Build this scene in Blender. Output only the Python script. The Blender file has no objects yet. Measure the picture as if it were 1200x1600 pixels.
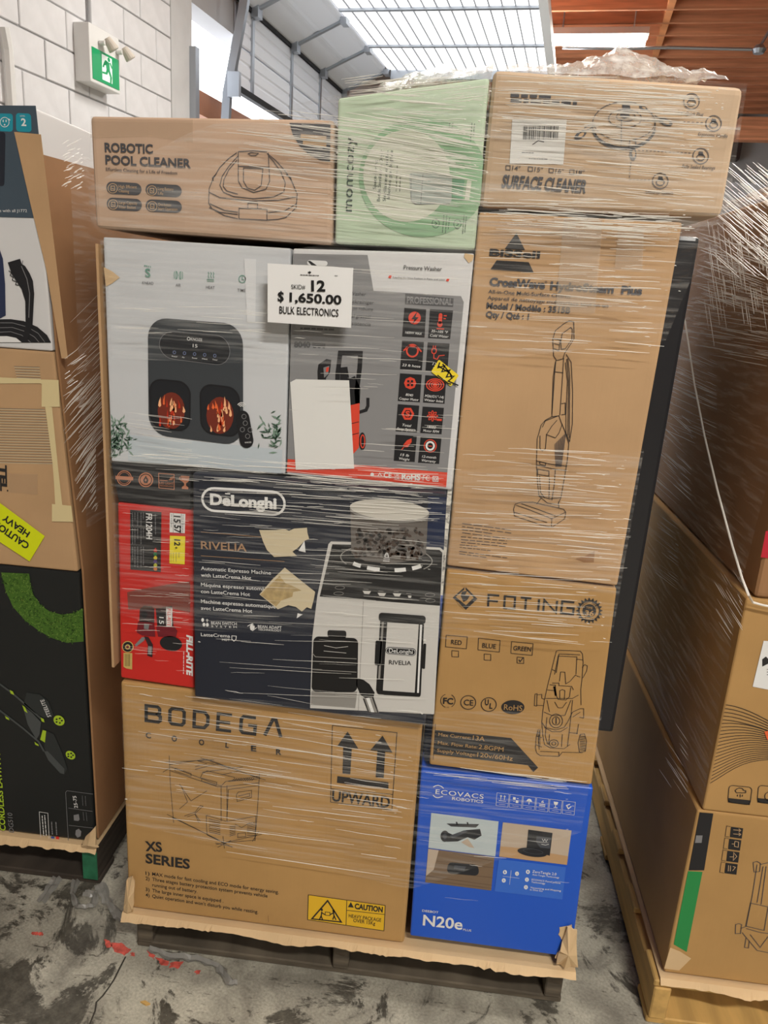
import bpy, bmesh, math, random
from mathutils import Vector, Matrix, noise
random.seed(7)
SC = bpy.context.scene
COL = SC.collection
# ------------------------------------------------------------------ camera
PIT, ROL, YAW = (math.radians(a) for a in (16.0657, 3.7396, 4.6169))
FPX = 1202.0
C = Vector((0, -1.42, 1.57))
FW = Vector((-math.sin(YAW)*math.cos(PIT), math.cos(YAW)*math.cos(PIT), -math.sin(PIT)))
R0 = Vector((math.cos(YAW), math.sin(YAW), 0)); U0 = R0.cross(FW)
RT = math.cos(ROL)*R0 + math.sin(ROL)*U0
UP = -math.sin(ROL)*R0 + math.cos(ROL)*U0
cd = bpy.data.cameras.new('camera'); cam = bpy.data.objects.new('camera', cd); COL.objects.link(cam)
cd.sensor_fit = 'VERTICAL'; cd.sensor_height = 36; cd.lens = FPX/1600*36; cd.clip_start = .02
m = Matrix((RT, UP, -FW)).transposed().to_4x4(); m.translation = C; cam.matrix_world = m
SC.camera = cam
# ------------------------------------------------------------------ world, exposure
wd = bpy.data.worlds.new('daylight'); SC.world = wd; wd.use_nodes = True
wd.node_tree.nodes['Background'].inputs[0].default_value = (.93, .96, 1, 1)
wd.node_tree.nodes['Background'].inputs[1].default_value = 3.2
SC.view_settings.view_transform = 'Standard'; SC.view_settings.look = 'None'
SC.view_settings.exposure = 0.3; SC.view_settings.gamma = 1
# room frame: J to the right along the joists, W into the depth along the left wall
TH = math.radians(8.0)
J = Vector((math.cos(TH), -math.sin(TH), 0)); W = Vector((math.sin(TH), math.cos(TH), 0))
RZ = -TH
def room(u, v, z): p = C + u*J + v*W; return Vector((p.x, p.y, z))
# (u, v, z, energy) of the fluorescent battens; the first is the one in view, the rest are unseen, added for brightness
LAMPS = [(-.225, 9.7, 4.33, 70), (1.5, -1.3, 4.2, 130), (2.1, -3.4, 4.2, 110), (1.0, 1.6, 4.2, 25), (-1.0, 4.6, 4.2, 55), (1.6, 6.6, 4.2, 110), (3.4, 2.0, 4.2, 40)]

# ------------------------------------------------------------------ helpers
def lin(c): c /= 255; return c/12.92 if c <= .04045 else ((c+.055)/1.055)**2.4
def S(r, g, b): return (lin(r), lin(g), lin(b), 1)
MATS = {}
def mat(name, rgb=None, rough=.6, metal=0, spec=.4, emit=None, var=0, scale=40, bump=0, alpha=None, stretch=(1, 1, 1), coat=0):
    if name in MATS: return MATS[name]
    m = bpy.data.materials.new(name); m.use_nodes = True; nt = m.node_tree; b = nt.nodes['Principled BSDF']
    c = S(*rgb); b.inputs['Base Color'].default_value = c
    b.inputs['Roughness'].default_value = rough; b.inputs['Metallic'].default_value = metal
    b.inputs['Specular IOR Level'].default_value = spec; b.inputs['Coat Weight'].default_value = coat
    if emit: b.inputs['Emission Color'].default_value = c; b.inputs['Emission Strength'].default_value = emit
    if alpha is not None: b.inputs['Alpha'].default_value = alpha
    if var or bump:
        tc = nt.nodes.new('ShaderNodeTexCoord'); mp = nt.nodes.new('ShaderNodeMapping'); mp.inputs['Scale'].default_value = stretch
        n = nt.nodes.new('ShaderNodeTexNoise'); n.inputs['Scale'].default_value = scale; n.inputs['Detail'].default_value = 6
        nt.links.new(tc.outputs['Object'], mp.inputs[0]); nt.links.new(mp.outputs[0], n.inputs['Vector'])
        if var:
            cr = nt.nodes.new('ShaderNodeValToRGB'); e = cr.color_ramp.elements
            e[0].position = .3; e[1].position = .7
            e[0].color = tuple(x*(1-var) for x in c[:3])+(1,); e[1].color = tuple(min(1, x*(1+var)) for x in c[:3])+(1,)
            nt.links.new(n.outputs[0], cr.inputs[0]); nt.links.new(cr.outputs[0], b.inputs['Base Color'])
        if bump:
            bp = nt.nodes.new('ShaderNodeBump'); bp.inputs['Strength'].default_value = bump; bp.inputs['Distance'].default_value = .004
            nt.links.new(n.outputs[0], bp.inputs['Height']); nt.links.new(bp.outputs[0], b.inputs['Normal'])
    MATS[name] = m; return m
ORG = {}
def mk(name, verts, faces, material, parent=None, label=None, cat=None, group=None, kind=None, org=None, smooth=False, mats=None, fm=None):
    me = bpy.data.meshes.new(name)
    if parent is not None: o_ = ORG[parent]
    else: o_ = Vector(org) if org is not None else Vector((0, 0, 0))
    me.from_pydata([tuple(Vector(v)-o_) for v in verts], [], faces); me.update()
    ob = bpy.data.objects.new(name, me); COL.objects.link(ob)
    for x in (mats or [material]): me.materials.append(x)
    if fm: me.polygons.foreach_set('material_index', fm)
    if smooth: me.polygons.foreach_set('use_smooth', [True]*len(me.polygons))
    if parent is not None: ob.parent = parent
    else: ob.location = o_
    ORG[ob] = o_; tag(ob, label, cat, group, kind); return ob
def tag(ob, label=None, cat=None, group=None, kind=None):
    if label: ob['label'] = label
    if cat: ob['category'] = cat
    if group: ob['group'] = group
    if kind: ob['kind'] = kind
def empty(name, org, **k):
    ob = bpy.data.objects.new(name, None); ob.empty_display_size = .05; COL.objects.link(ob); ob.location = Vector(org); ORG[ob] = Vector(org); tag(ob, **k); return ob
class G:                                   # collects simple solids into one mesh
    def __init__(s): s.v = []; s.f = []
    def add(s, v, f):
        n = len(s.v); s.v += [Vector(x) for x in v]; s.f += [tuple(i+n for i in q) for q in f]; return s
    def hexa(s, a, b):                     # a, b: two quads facing each other
        return s.add(list(a)+list(b), [(0, 1, 2, 3), (7, 6, 5, 4), (0, 4, 5, 1), (1, 5, 6, 2), (2, 6, 7, 3), (3, 7, 4, 0)])
    def box(s, c, h, ax=(Vector((1, 0, 0)), Vector((0, 1, 0)), Vector((0, 0, 1)))):
        c = Vector(c); x, y, z = (ax[i]*h[i] for i in range(3))
        return s.hexa([c-x-y-z, c+x-y-z, c+x-y+z, c-x-y+z], [c-x+y-z, c+x+y-z, c+x+y+z, c-x+y+z])
    def tube(s, pts, r, n=8):
        pts = [Vector(p) for p in pts]; rings = []
        for i, p in enumerate(pts):
            d = (pts[min(i+1, len(pts)-1)]-pts[max(i-1, 0)]).normalized(); a = d.orthogonal().normalized() if i == 0 else (a-d*a.dot(d)).normalized()
            b = d.cross(a); rr = r[i] if isinstance(r, (list, tuple)) else r
            rings.append([p+rr*(math.cos(2*math.pi*k/n)*a+math.sin(2*math.pi*k/n)*b) for k in range(n)])
        v = [q for g in rings for q in g]; f = []
        for i in range(len(rings)-1):
            for k in range(n): f.append((i*n+k, i*n+(k+1) % n, (i+1)*n+(k+1) % n, (i+1)*n+k))
        f.append(tuple(range(n))[::-1]); f.append(tuple(range((len(rings)-1)*n, len(rings)*n)))
        return s.add(v, f)
    def mk(s, name, material, parent=None, **k): return mk(name, s.v, s.f, material, parent, **k)
RAX = (J, W, Vector((0, 0, 1)))
def ray(x, y): return (x-600)/FPX*RT - (y-800)/FPX*UP + FW
def hit(x, y, P, n): d = ray(x, y); return C + d*((Vector(P)-C).dot(n)/d.dot(n))
def py(x, y, Y=0.): return hit(x, y, (0, Y, 0), Vector((0, 1, 0)))
def pz(x, y, Z=0.): return hit(x, y, (0, 0, Z), Vector((0, 0, 1)))
def bev(ob, w, seg=2):
    bm = bmesh.new(); bm.from_mesh(ob.data); bmesh.ops.recalc_face_normals(bm, faces=bm.faces)
    bmesh.ops.bevel(bm, geom=list(bm.edges), offset=w, segments=seg, affect='EDGES', profile=.6); bm.to_mesh(ob.data); bm.free()
# ------------------------------------------------------------------ lettering
TC = bpy.data.curves.new('lettering', 'FONT'); TO = bpy.data.objects.new('lettering', TC);
TC.resolution_u = 3; TC.fill_mode = 'BOTH' if TC.dimensions == '3D' else TC.fill_mode
TCACHE = {}
def glyphs(body, bold=0, shear=0, space=1):
    key = (body, bold, shear, space)
    if key in TCACHE: return TCACHE[key]
    TC.body = body; TC.offset = bold; TC.shear = shear; TC.space_character = space
    me = TO.to_mesh()
    v = [(p.co.x, p.co.y) for p in me.vertices]; f = [tuple(p.vertices) for p in me.polygons]; TO.to_mesh_clear()
    TCACHE[key] = (v, f); return v, f
CAP = max(y for x, y in glyphs('H')[0]) or .7
STUFF = ('flame_print', 'foliage_print', 'grass_print', 'bean_print', 'barcode', 'fine_print', 'printed_shading', 'leader_line', 'printed_stripe', 'printed_stripe_shadow_line', 'curved_line')
NEST = {'barcode': 'shipping_label', 'marker_scribble': 'yellow_sticker', 'feature_icon': 'feature_tile', 'printed_badge_icon': 'printed_badge', 'caution_figure': 'caution_label', 'massager_print_panel': 'massager_print', 'massager_print_well': 'massager_print', 'flame_print': 'massager_print',
        'remote_print_button': 'remote_print', 'bean_print': 'hopper_print', 'hopper_lid_print': 'hopper_print', 'carafe_front_print': 'carafe_print', 'carafe_cap_print': 'carafe_print', 'carafe_handle_print': 'carafe_print', 'carafe_base_print': 'carafe_print', 'machine_top_print': 'machine_print', 'machine_button_print': 'machine_print',
        'torn_corrugation': 'torn_patch', 'product_photo_robot': 'product_photo', 'product_photo_dock': 'product_photo', 'product_photo_floor': 'product_photo', 'mower_wheel_print': 'mower_print', 'mower_accent_print': 'mower_print', 'paper_label_print': 'paper_label', 'pump_label_print': 'pump_print', 'yellow_label_mark': 'yellow_label'}
class Art:                                 # flat print on a carton's front face (plane y = Y)
    def __init__(s, root, Y, zoom): s.r = root; s.Y = Y; s.z = zoom; s.b = {}; s.i = 0; s.u = 0
    def P(s, p): x0, y0, k = s.z; q = py(x0+p[0]*k, y0+p[1]*k, s.Y); return Vector((q.x, q.z))
    def new(s): s.u += 1; s.i = s.u; return s.i
    def put(s, name, m, v2, f, layer, i=None):
        key = (name, m.name, s.i if i is None else i); b = s.b.setdefault(key, ([], [], m)); n = len(b[0]); y = s.Y-.0006-.0004*layer
        b[0].extend((p[0], y, p[1]) for p in v2); b[1].extend(tuple(i+n for i in q) for q in f)
    def poly(s, name, m, pts, layer=1): s.put(name, m, [s.P(p) for p in pts], [tuple(range(len(pts)))], layer)
    def line(s, name, m, lines, w=.0011, layer=2, close=False):
        for L in lines:
            q = [s.P(p) for p in L]
            if close: q = q+[q[0]]
            s.ribbon(name, m, q, w, layer)
    def ribbon(s, name, m, q, w, layer):
        v = []; f = []; n = len(q); closed = (q[0]-q[-1]).length < 1e-7
        for i, p in enumerate(q):
            a = q[i]-q[i-1] if i else (q[-1]-q[-2] if closed else q[1]-q[0]); b = q[i+1]-q[i] if i < n-1 else (q[1]-q[0] if closed else a)
            a = a.normalized() if a.length else Vector((1, 0)); b = b.normalized() if b.length else a
            d = a+b
            d = d.normalized() if d.length > .2 else a
            k = min(2., 1/max(.5, d.dot(a))); nn = Vector((-d.y, d.x))*w*.5*k
            v += [p+nn, p-nn]
            if i: f.append((2*i-2, 2*i-1, 2*i+1, 2*i))
        s.put(name, m, v, f, layer)
    def ell(s, name, m, c, rx, ry, layer=1, n=28, a0=0, a1=360, rot=0, ring=None):
        cr, sr = math.cos(math.radians(rot)), math.sin(math.radians(rot)); full = a1-a0 >= 360
        pts = []
        for i in range(n if full and not ring else n+1):
            t = math.radians(a0+(a1-a0)*i/n); x, y = rx*math.cos(t), ry*math.sin(t); pts.append((c[0]+x*cr-y*sr, c[1]+x*sr+y*cr))
        if ring: s.ribbon(name, m, [s.P(p) for p in pts], ring, layer)
        else: s.poly(name, m, pts, layer)
    def quadpts(s, Q, r=.15, n=6, asp=1.):  # rounded rectangle in the four zoomed corners TL TR BR BL
        out = []
        rx, ry = r*min(1, 1/asp), r*min(1, asp)
        for cx, cy, a in ((1-rx, ry, -90), (1-rx, 1-ry, 0), (rx, 1-ry, 90), (rx, ry, 180)):
            for i in range(n+1):
                t = math.radians(a+90*i/n); u, v = cx+rx*math.cos(t), cy+ry*math.sin(t)
                out.append(s.bil(Q, u, v))
        return out
    def bil(s, Q, u, v): return tuple((Q[0][i]*(1-u)+Q[1][i]*u)*(1-v)+(Q[3][i]*(1-u)+Q[2][i]*u)*v for i in (0, 1))
    def rr(s, name, m, Q, r=.15, asp=1., layer=1, ring=None):
        p = s.quadpts(Q, r, 6, asp)
        if ring: s.line(name, m, [p], ring, layer, True)
        else: s.poly(name, m, p, layer)
    def text(s, body, m, p0, p1, h, bold=.0, shear=0, layer=3, name='printed_lettering', space=1):
        if h*s.z[2] < 7: bold = min(bold, .006)
        v, f = glyphs(body, bold, shear, space)
        if not v: return
        x0 = min(p[0] for p in v); x1 = max(p[0] for p in v)
        a, b = s.P(p0), s.P(p1); d = (b-a)/(x1-x0)
        e = d.normalized(); hh = (s.P((p0[0], p0[1]-h))-a).length/CAP; up = Vector((-e.y, e.x))*hh
        s.u += 1; s.put(name, m, [a+d*(p[0]-x0)+up*p[1] for p in v], f, layer, 1000+s.u)
    def bars(s, m, p0, p1, n, dv, h=.0012, layer=2, name='fine_print'):   # print too small to read
        old = s.i; s.new()
        for i in range(n):
            a, b = (p0[0]+dv[0]*i, p0[1]+dv[1]*i), (p1[0]+dv[0]*i, p1[1]+dv[1]*i); t = 0; L = []
            while t < 1:
                u = min(1, t+random.uniform(.06, .2)); s.line(name, m, [[(a[0]+(b[0]-a[0])*t, a[1]+(b[1]-a[1])*t), (a[0]+(b[0]-a[0])*u, a[1]+(b[1]-a[1])*u)]], h, layer); t = u+.03
                if random.random() < .12 and t > .5: break
        s.i = old
    def done(s):
        made = {}
        for (name, mn, i), (v, f, m) in sorted(s.b.items(), key=lambda q: q[0][0] in NEST):
            par = made.get((NEST.get(name), i)) or made.get((NEST.get(name), None)) or s.r
            ob = mk(name, v, f, m, par, kind='stuff' if name in STUFF else None)
            if name not in NEST: made.setdefault((name, i), ob); made.setdefault((name, None), ob)
        s.b = {}
# ------------------------------------------------------------------ materials
def cardboard(name, rgb, flute=True):
    if name in MATS: return MATS[name]
    m = mat(name, rgb, .75, spec=.25, var=.09, scale=5); nt = m.node_tree; b = nt.nodes['Principled BSDF']
    tc = nt.nodes.new('ShaderNodeTexCoord'); mp = nt.nodes.new('ShaderNodeMapping'); mp.inputs['Scale'].default_value = (130, 130, 3)
    n = nt.nodes.new('ShaderNodeTexNoise'); n.inputs['Scale'].default_value = 1.0; n.inputs['Detail'].default_value = 3
    bp = nt.nodes.new('ShaderNodeBump'); bp.inputs['Strength'].default_value = .12; bp.inputs['Distance'].default_value = .002
    nt.links.new(tc.outputs['Object'], mp.inputs[0]); nt.links.new(mp.outputs[0], n.inputs['Vector']); nt.links.new(n.outputs[0], bp.inputs['Height']); nt.links.new(bp.outputs[0], b.inputs['Normal'])
    return m
def floor_mat():
    m = bpy.data.materials.new('worn_concrete'); m.use_nodes = True; nt = m.node_tree; b = nt.nodes['Principled BSDF']; N = nt.nodes.new; L = nt.links.new
    tc = N('ShaderNodeTexCoord')
    def noise_(sc, det, dist=0, st=(1, 1, 1), rough=.6):
        mp = N('ShaderNodeMapping'); mp.inputs['Scale'].default_value = st; mp.inputs['Rotation'].default_value = (0, 0, .5); n = N('ShaderNodeTexNoise'); n.inputs['Scale'].default_value = sc; n.inputs['Detail'].default_value = det; n.inputs['Roughness'].default_value = rough; n.inputs['Distortion'].default_value = dist
        L(tc.outputs['Object'], mp.inputs[0]); L(mp.outputs[0], n.inputs['Vector']); return n.outputs[0]
    def ramp(src, p0, c0, p1, c1):
        r = N('ShaderNodeValToRGB'); e = r.color_ramp.elements; e[0].position = p0; e[1].position = p1; e[0].color = c0; e[1].color = c1; L(src, r.inputs[0]); return r.outputs[0]
    def mix(fac, a, c, t='MIX'):
        x = N('ShaderNodeMix'); x.data_type = 'RGBA'; x.blend_type = t; x.inputs[0].default_value = 1
        if fac is not None: L(fac, x.inputs[0])
        L(a, x.inputs[6]); L(c, x.inputs[7]); return x.outputs[2]
    base = ramp(noise_(7, 8, .6), .35, S(138, 134, 122), .65, S(192, 188, 172))
    dark = ramp(noise_(30, 6), .3, S(62, 59, 52), .7, S(104, 100, 90))
    patch = ramp(noise_(4.2, 12, .9, rough=.72), .515, (0, 0, 0, 1), .555, (1, 1, 1, 1))
    scr = ramp(noise_(14, 9, .4, (1, 5, 1), .75), .60, (0, 0, 0, 1), .64, (1, 1, 1, 1))
    c = mix(patch, base, dark); c = mix(scr, c, dark)
    gr = ramp(noise_(160, 3), .3, (.72, .72, .72, 1), .7, (1.1, 1.1, 1.1, 1)); c = mix(None, c, gr, 'MULTIPLY')
    L(c, b.inputs['Base Color']); b.inputs['Roughness'].default_value = .5
    bp = N('ShaderNodeBump'); bp.inputs['Strength'].default_value = .25; bp.inputs['Distance'].default_value = .004; L(patch, bp.inputs['Height']); L(bp.outputs[0], b.inputs['Normal'])
    return m
M_white_block = mat('painted_block', (226, 226, 228), .7, var=.05, scale=9, bump=.5)
M_mortar = mat('mortar', (176, 176, 178), .8)
M_wood_joist = mat('joist_wood', (204, 136, 98), .7, var=.25, scale=3, stretch=(.6, .6, 9), bump=.1)
M_galv = mat('galvanised_steel', (176, 182, 190), .35, .8)
M_door = mat('door_sheet', (226, 229, 236), .5)
M_black = mat('black_rubber', (22, 22, 24), .6)
M_white = mat('white_enamel', (232, 232, 230), .4)
M_old_wood = mat('weathered_wood', (92, 83, 70), .85, var=.35, scale=4, stretch=(3, 1, 18), bump=.3)
M_new_wood = mat('pine_wood', (205, 165, 98), .7, var=.2, scale=3, stretch=(10, 1.2, 10), bump=.15)
K_tan = cardboard('kraft_tan', (194, 158, 118)); K_pale = cardboard('kraft_pale', (200, 173, 143))
K_warm = cardboard('kraft_warm', (186, 146, 92))
K_pink = cardboard('kraft_pinkish', (202, 172, 147))
K_dark = cardboard('kraft_brown', (160, 120, 84))
K_raw = cardboard('torn_kraft', (214, 184, 142))
# ------------------------------------------------------------------ room
fl = mk('floor', [room(-3.2, -7, 0), room(9, -7, 0), room(9, 15, 0), room(-3.2, 15, 0), room(-3.2, -7, -.1), room(9, -7, -.1), room(9, 15, -.1), room(-3.2, 15, -.1)],
        [(0, 1, 2, 3), (4, 7, 6, 5), (0, 4, 5, 1), (1, 5, 6, 2), (2, 6, 7, 3), (3, 7, 4, 0)], floor_mat(), kind='structure')
M_redpaint = mat('red_floor_paint', (206, 92, 80), .6, var=.4, scale=60)
def flat_on_floor(name, m, px, h=.0012):
    P = [pz(*p) for p in px]; n = len(P)
    return mk(name, [p+Vector((0, 0, h)) for p in P]+[p for p in P], [tuple(range(n))]+[(i, (i+1) % n, n+(i+1) % n, n+i) for i in range(n)], m, fl)
def ragged(pts, k=4, amp=3):
    out = []
    for i, p in enumerate(pts):
        q = pts[(i+1) % len(pts)]
        for t in range(k): out.append((p[0]+(q[0]-p[0])*t/k+random.uniform(-amp, amp), p[1]+(q[1]-p[1])*t/k+random.uniform(-amp, amp)*.6))
    return out
for q in ([(163, 1469), (172, 1470), (176, 1478), (168, 1482)], [(174, 1474), (190, 1474), (204, 1484), (196, 1493), (178, 1487)], [(205, 1488), (212, 1490), (211, 1494), (204, 1493)], [(50, 1457), (58, 1456), (59, 1461), (52, 1462)], [(60, 1458), (67, 1457), (67, 1462), (61, 1462)], [(230, 1486), (244, 1494), (240, 1499), (233, 1494)], [(244, 1496), (262, 1501), (264, 1508), (252, 1508)], [(266, 1504), (288, 1503), (278, 1513), (266, 1512)], [(305, 1518), (312, 1516), (312, 1521), (306, 1522)]):
    flat_on_floor('paint_mark', M_redpaint, ragged(q, 4, 2))
M_crack = mat('dark_crack', (58, 54, 48), .9)  # dark strip laid flat as the floor crack
ck = [(196, 1495), (188, 1510), (178, 1530), (172, 1540), (160, 1556), (150, 1566), (148, 1580), (140, 1600)]
flat_on_floor('crack', M_crack, [(x-.8, y) for x, y in ck]+[(x+1.2+random.random(), y) for x, y in ck[::-1]], .0006)
# left wall of painted blocks: near stretch, door opening, far stretch
ZC = 4.78
def wbox(g, u0, u1, v0, v1, z0, z1): return g.box((room(u0, v0, z0)+room(u1, v1, z1))/2, (abs(u1-u0)/2, abs(v1-v0)/2, abs(z1-z0)/2), RAX)
g = G(); wbox(g, -3.2, -3.006, -7, 5.56, 0, ZC); wbox(g, -3.2, -3.0, 9.62, 15, 0, ZC); wbox(g, -3.2, -3.006, 5.56, 9.62, 3.5, ZC)
wl = g.mk('wall_left', M_mortar, kind='structure')
def block_mesh(L):
    bm = bmesh.new(); bmesh.ops.create_cube(bm, size=1)
    for v in bm.verts: v.co = Vector((v.co.x*.012, v.co.y*(L-.009), v.co.z*.191))
    bmesh.ops.bevel(bm, geom=list(bm.edges), offset=.004, segments=1, affect='EDGES'); me = bpy.data.meshes.new('block'); bm.to_mesh(me); bm.free(); me.materials.append(M_white_block); return me
BF, BH = block_mesh(.4), block_mesh(.2)
def block(me, v, z):
    o = bpy.data.objects.new('block', me); COL.objects.link(o); o.parent = wl; o.location = room(-3.003+random.uniform(-.0012, .0012), v, z); o.rotation_euler.z = RZ
for r in range(10, 24):
    z = .1+.2*r-.032; off = .2 if r % 2 else 0; e = 5.56; v = e
    if off: block(BH, e-.1, z); v = e-.2
    while v > 2.9: block(BF, v-.2, z); v -= .4
wbk = G(); wbox(wbk, -3.2, 9, 14.4, 14.6, 0, ZC); wbk = wbk.mk('wall_back', M_mortar, kind='structure')
M_brick_white = mat('painted_brick', (222, 224, 230), .7, var=.04, scale=12)
bm_ = G(); bm_.box((0, 0, 0), (.195, .006, .046)); bmesh_ob = bm_.mk('brick', M_brick_white, wbk); bd = bmesh_ob.data; bpy.data.objects.remove(bmesh_ob)
for r in range(24, 36):
    for c_ in range(4):
        o = bpy.data.objects.new('brick', bd); COL.objects.link(o); o.parent = wbk; o.location = room(1.5+.4*c_+(.2 if r % 2 else 0), 14.397, .05+.1*r); o.rotation_euler.z = RZ
g = G(); wbox(g, 9, 9.2, -7, 15, 0, ZC); g.mk('wall_right', mat('grey_brick', (140, 136, 132), .7, var=.1, scale=3), kind='structure')
g = G(); wbox(g, -3.2, 9.2, -7.2, -7, 0, ZC); g.mk('wall_front', mat('grey_cladding', (120, 112, 102), .7, var=.1, scale=3), kind='structure')
# ceiling: roof deck, joists and blocking
g = G(); wbox(g, -3.2, 9.2, -7, 15, ZC, ZC+.12); ce = g.mk('ceiling', M_wood_joist, kind='structure')
g = G(); g.box((0, 0, 0), (5.95, .02, .13)); jo = g.mk('joist', M_wood_joist, ce); jd = jo.data; bpy.data.objects.remove(jo)
v = -6.6
while v < 14.3:
    o = bpy.data.objects.new('joist', jd); COL.objects.link(o); o.parent = ce; o.location = room(3.0, v+.017, 4.64); o.rotation_euler.z = RZ; v += .41
g = G(); g.box((0, 0, 0), (.035, .18, .12)); jo = g.mk('blocking', mat('blocking_wood', (226, 150, 98), .7, var=.15, scale=4), ce); jd = jo.data; bpy.data.objects.remove(jo)
v = -6.6
while v < 14:
    o = bpy.data.objects.new('blocking', jd); COL.objects.link(o); o.parent = ce; o.location = room(.55, v+.222, 4.63); o.rotation_euler.z = RZ; v += .41
# raised sectional door: vertical part, slanted section, overhead part
dr = empty('door_1', room(-2.97, 6.6, 3.1), kind='structure')
def ribbed(name, pa, pb, nrib, nrm, m, v0=6.62, v1=9.56):     # one door section from (u,z) pa to pb, pressed with ribs
    pts = []
    for i in range(nrib):
        for t, h in ((0, 0), (.12, .008), (.8, .008), (.92, 0)):
            k = (i+t)/nrib; pts.append((pa[0]+(pb[0]-pa[0])*k+nrm[0]*h, pa[1]+(pb[1]-pa[1])*k+nrm[1]*h))
    pts.append(pb); n = len(pts); V = [room(u, v0, z) for u, z in pts]+[room(u, v1, z) for u, z in pts]
    V += [room(u-nrm[0]*.03, v0, z-nrm[1]*.03) for u, z in (pa, pb)]+[room(u-nrm[0]*.03, v1, z-nrm[1]*.03) for u, z in (pb, pa)]
    F = [(i, i+1, n+i+1, n+i) for i in range(n-1)]+[(2*n, 2*n+1, 2*n+2, 2*n+3)]
    return mk(name, V, F, m, dr)
ribbed('section', (-2.97, 3.12), (-2.97, 3.43), 3, (1, 0), M_door); ribbed('section', (-2.97, 3.44), (-2.97, 3.745), 3, (1, 0), M_door)
M_pane = mat('slanted_door_sheet', (196, 204, 226), .45)
ribbed('section', (-2.96, 3.765), (-2.45, 3.99), 2, (.4, -.9), M_door)
M_door_glow = mat('door_sheet_glow', (255, 255, 255), .5, emit=.85)  # emission imitates daylight falling on the overhead door sections
for k in range(4): ribbed('section', (-2.44+.46*k, 4.0), (-2.44+.46*k+.45, 4.0), 4, (0, -1), M_door_glow)
M_seam = mat('rib_seam_shade', (150, 152, 158), .5)
for k in range(1, 17): g = G(); u = -2.44+.115*k; wbox(g, u-.004, u+.004, 6.62, 9.56, 3.984, 3.999); g.mk('seam', M_seam, dr)  # strips mark joints and stand in for rib shading lost to the emission
g = G(); wbox(g, -2.98, -2.93, 6.6, 9.58, 3.07, 3.12); g.mk('bottom_seal', M_black, dr)
g = G(); wbox(g, -2.975, -2.945, 6.6, 9.58, 3.735, 3.765); g.mk('joint_gap', M_black, dr)
for v in (6.9, 7.854, 8.727, 9.553):
    g = G()
    for a, b in (((-2.955, 3.13), (-2.955, 3.74)), ((-2.95, 3.75), (-2.45, 3.97))):
        A, B = room(a[0], v, a[1]), room(b[0], v, b[1]); d = (B-A); s_ = d.cross(W).normalized()
        g.box((A+B)/2, (d.length/2, .022, .01), (d.normalized(), W, s_))
    g.mk('stile', M_galv, dr)
    g = G(); wbox(g, -2.95, -2.89, v-.05, v+.05, 3.70, 3.79); g.mk('hinge', M_galv, dr)
    g = G(); wbox(g, -2.47, -2.41, v-.06, v+.06, 3.93, 3.985); g.mk('hinge', M_galv, dr)
for v in (7.6, 8.65): g = G(); wbox(g, -2.42, -.62, v-.022, v+.022, 3.965, 3.985); g.mk('strut', M_galv, dr)
g = G(); wbox(g, -.62, -.54, 6.6, 9.58, 3.93, 4.03); g.mk('end_rail', M_white, dr)
g = G(); wbox(g, -2.4, -.3, 9.57, 9.68, 3.9, 4.02); g.mk('horizontal_track', M_galv, dr)
g = G(); g.tube([room(-2.96, 6.35, 2.55), room(-2.93, 6.35, 3.0), room(-2.8, 6.35, 3.6), room(-2.72, 6.35, 4.1)], .045, 4); g.mk('track', M_galv, dr)
g = G(); g.box(room(-2.86, 6.32, 3.06), (.05, .02, .09), RAX); g.mk('track_bracket', M_galv, dr)
g = G(); wbox(g, -3.2, -3.0, 5.57, 5.88, 0, 4.6); g.mk('trim_1', mat('painted_jamb', (206, 206, 206), .6, var=.05, scale=6), kind='structure')
g = G(); wbox(g, -3.0, -2.95, 5.84, 5.9, 0, 3.2); g.mk('trim_2', M_galv, kind='structure')
g = G(); wbox(g, -3.3, -3.2, 5.6, 9.8, 2.86, 3.04); g.mk('trim_3', mat('header_wood', (150, 100, 72), .7, var=.15, scale=5), kind='structure')
g = G()
for z in (2.1, 2.35, 2.6): g.tube([room(-4.4, 5, z), room(-4.4, 12, z+.05)], .008, 5)
g.mk('outdoor_cable', M_black, label='thin black cables outdoors seen under the raised door', cat='cable')
# exit sign with two lamp heads
ex = empty('exit_sign', room(-3, 4.57, 2.63), label='green running man exit sign with two lamp heads on block wall', cat='exit sign')
ob = wbox(G(), -2.997, -2.895, 4.42, 4.73, 2.625, 2.93).mk('housing', M_white, ex); bev(ob, .006)
M_exit = mat('exit_green', (22, 148, 92), .3, emit=.25)
wbox(G(), -2.896, -2.8915, 4.44, 4.715, 2.645, 2.81).mk('green_panel', M_exit, ex)
def signpt(a, b): return room(-2.8905, 4.44+.275*a, 2.645+.165*b)
M_signw = mat('sign_white', (240, 250, 244), .4, emit=.25)
mk('doorway_symbol', [signpt(a, b) for a, b in ((.34, .1), (.72, .1), (.72, .92), (.34, .92))], [(0, 1, 2, 3)], M_signw, ex)
man = [[(.57, .70), (.50, .78), (.44, .62), (.40, .50), (.35, .52), (.40, .66), (.46, .78)], [(.46, .78), (.62, .74), (.63, .50), (.50, .46)], [(.62, .74), (.70, .58), (.73, .62), (.66, .78)],
       [(.50, .48), (.58, .48), (.52, .32), (.34, .30), (.34, .36), (.47, .38)], [(.54, .50), (.63, .50), (.70, .30), (.68, .10), (.62, .10), (.63, .28)]]
g = G()
for q in man: g.add([signpt(a, b)+J*.0012 for a, b in q], [tuple(range(len(q)))])
g.add([signpt(.60+.05*math.cos(t*.5236), .84+.075*math.sin(t*.5236))+J*.0012 for t in range(12)], [tuple(range(12))])
g.mk('running_man', M_exit, ex)
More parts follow.
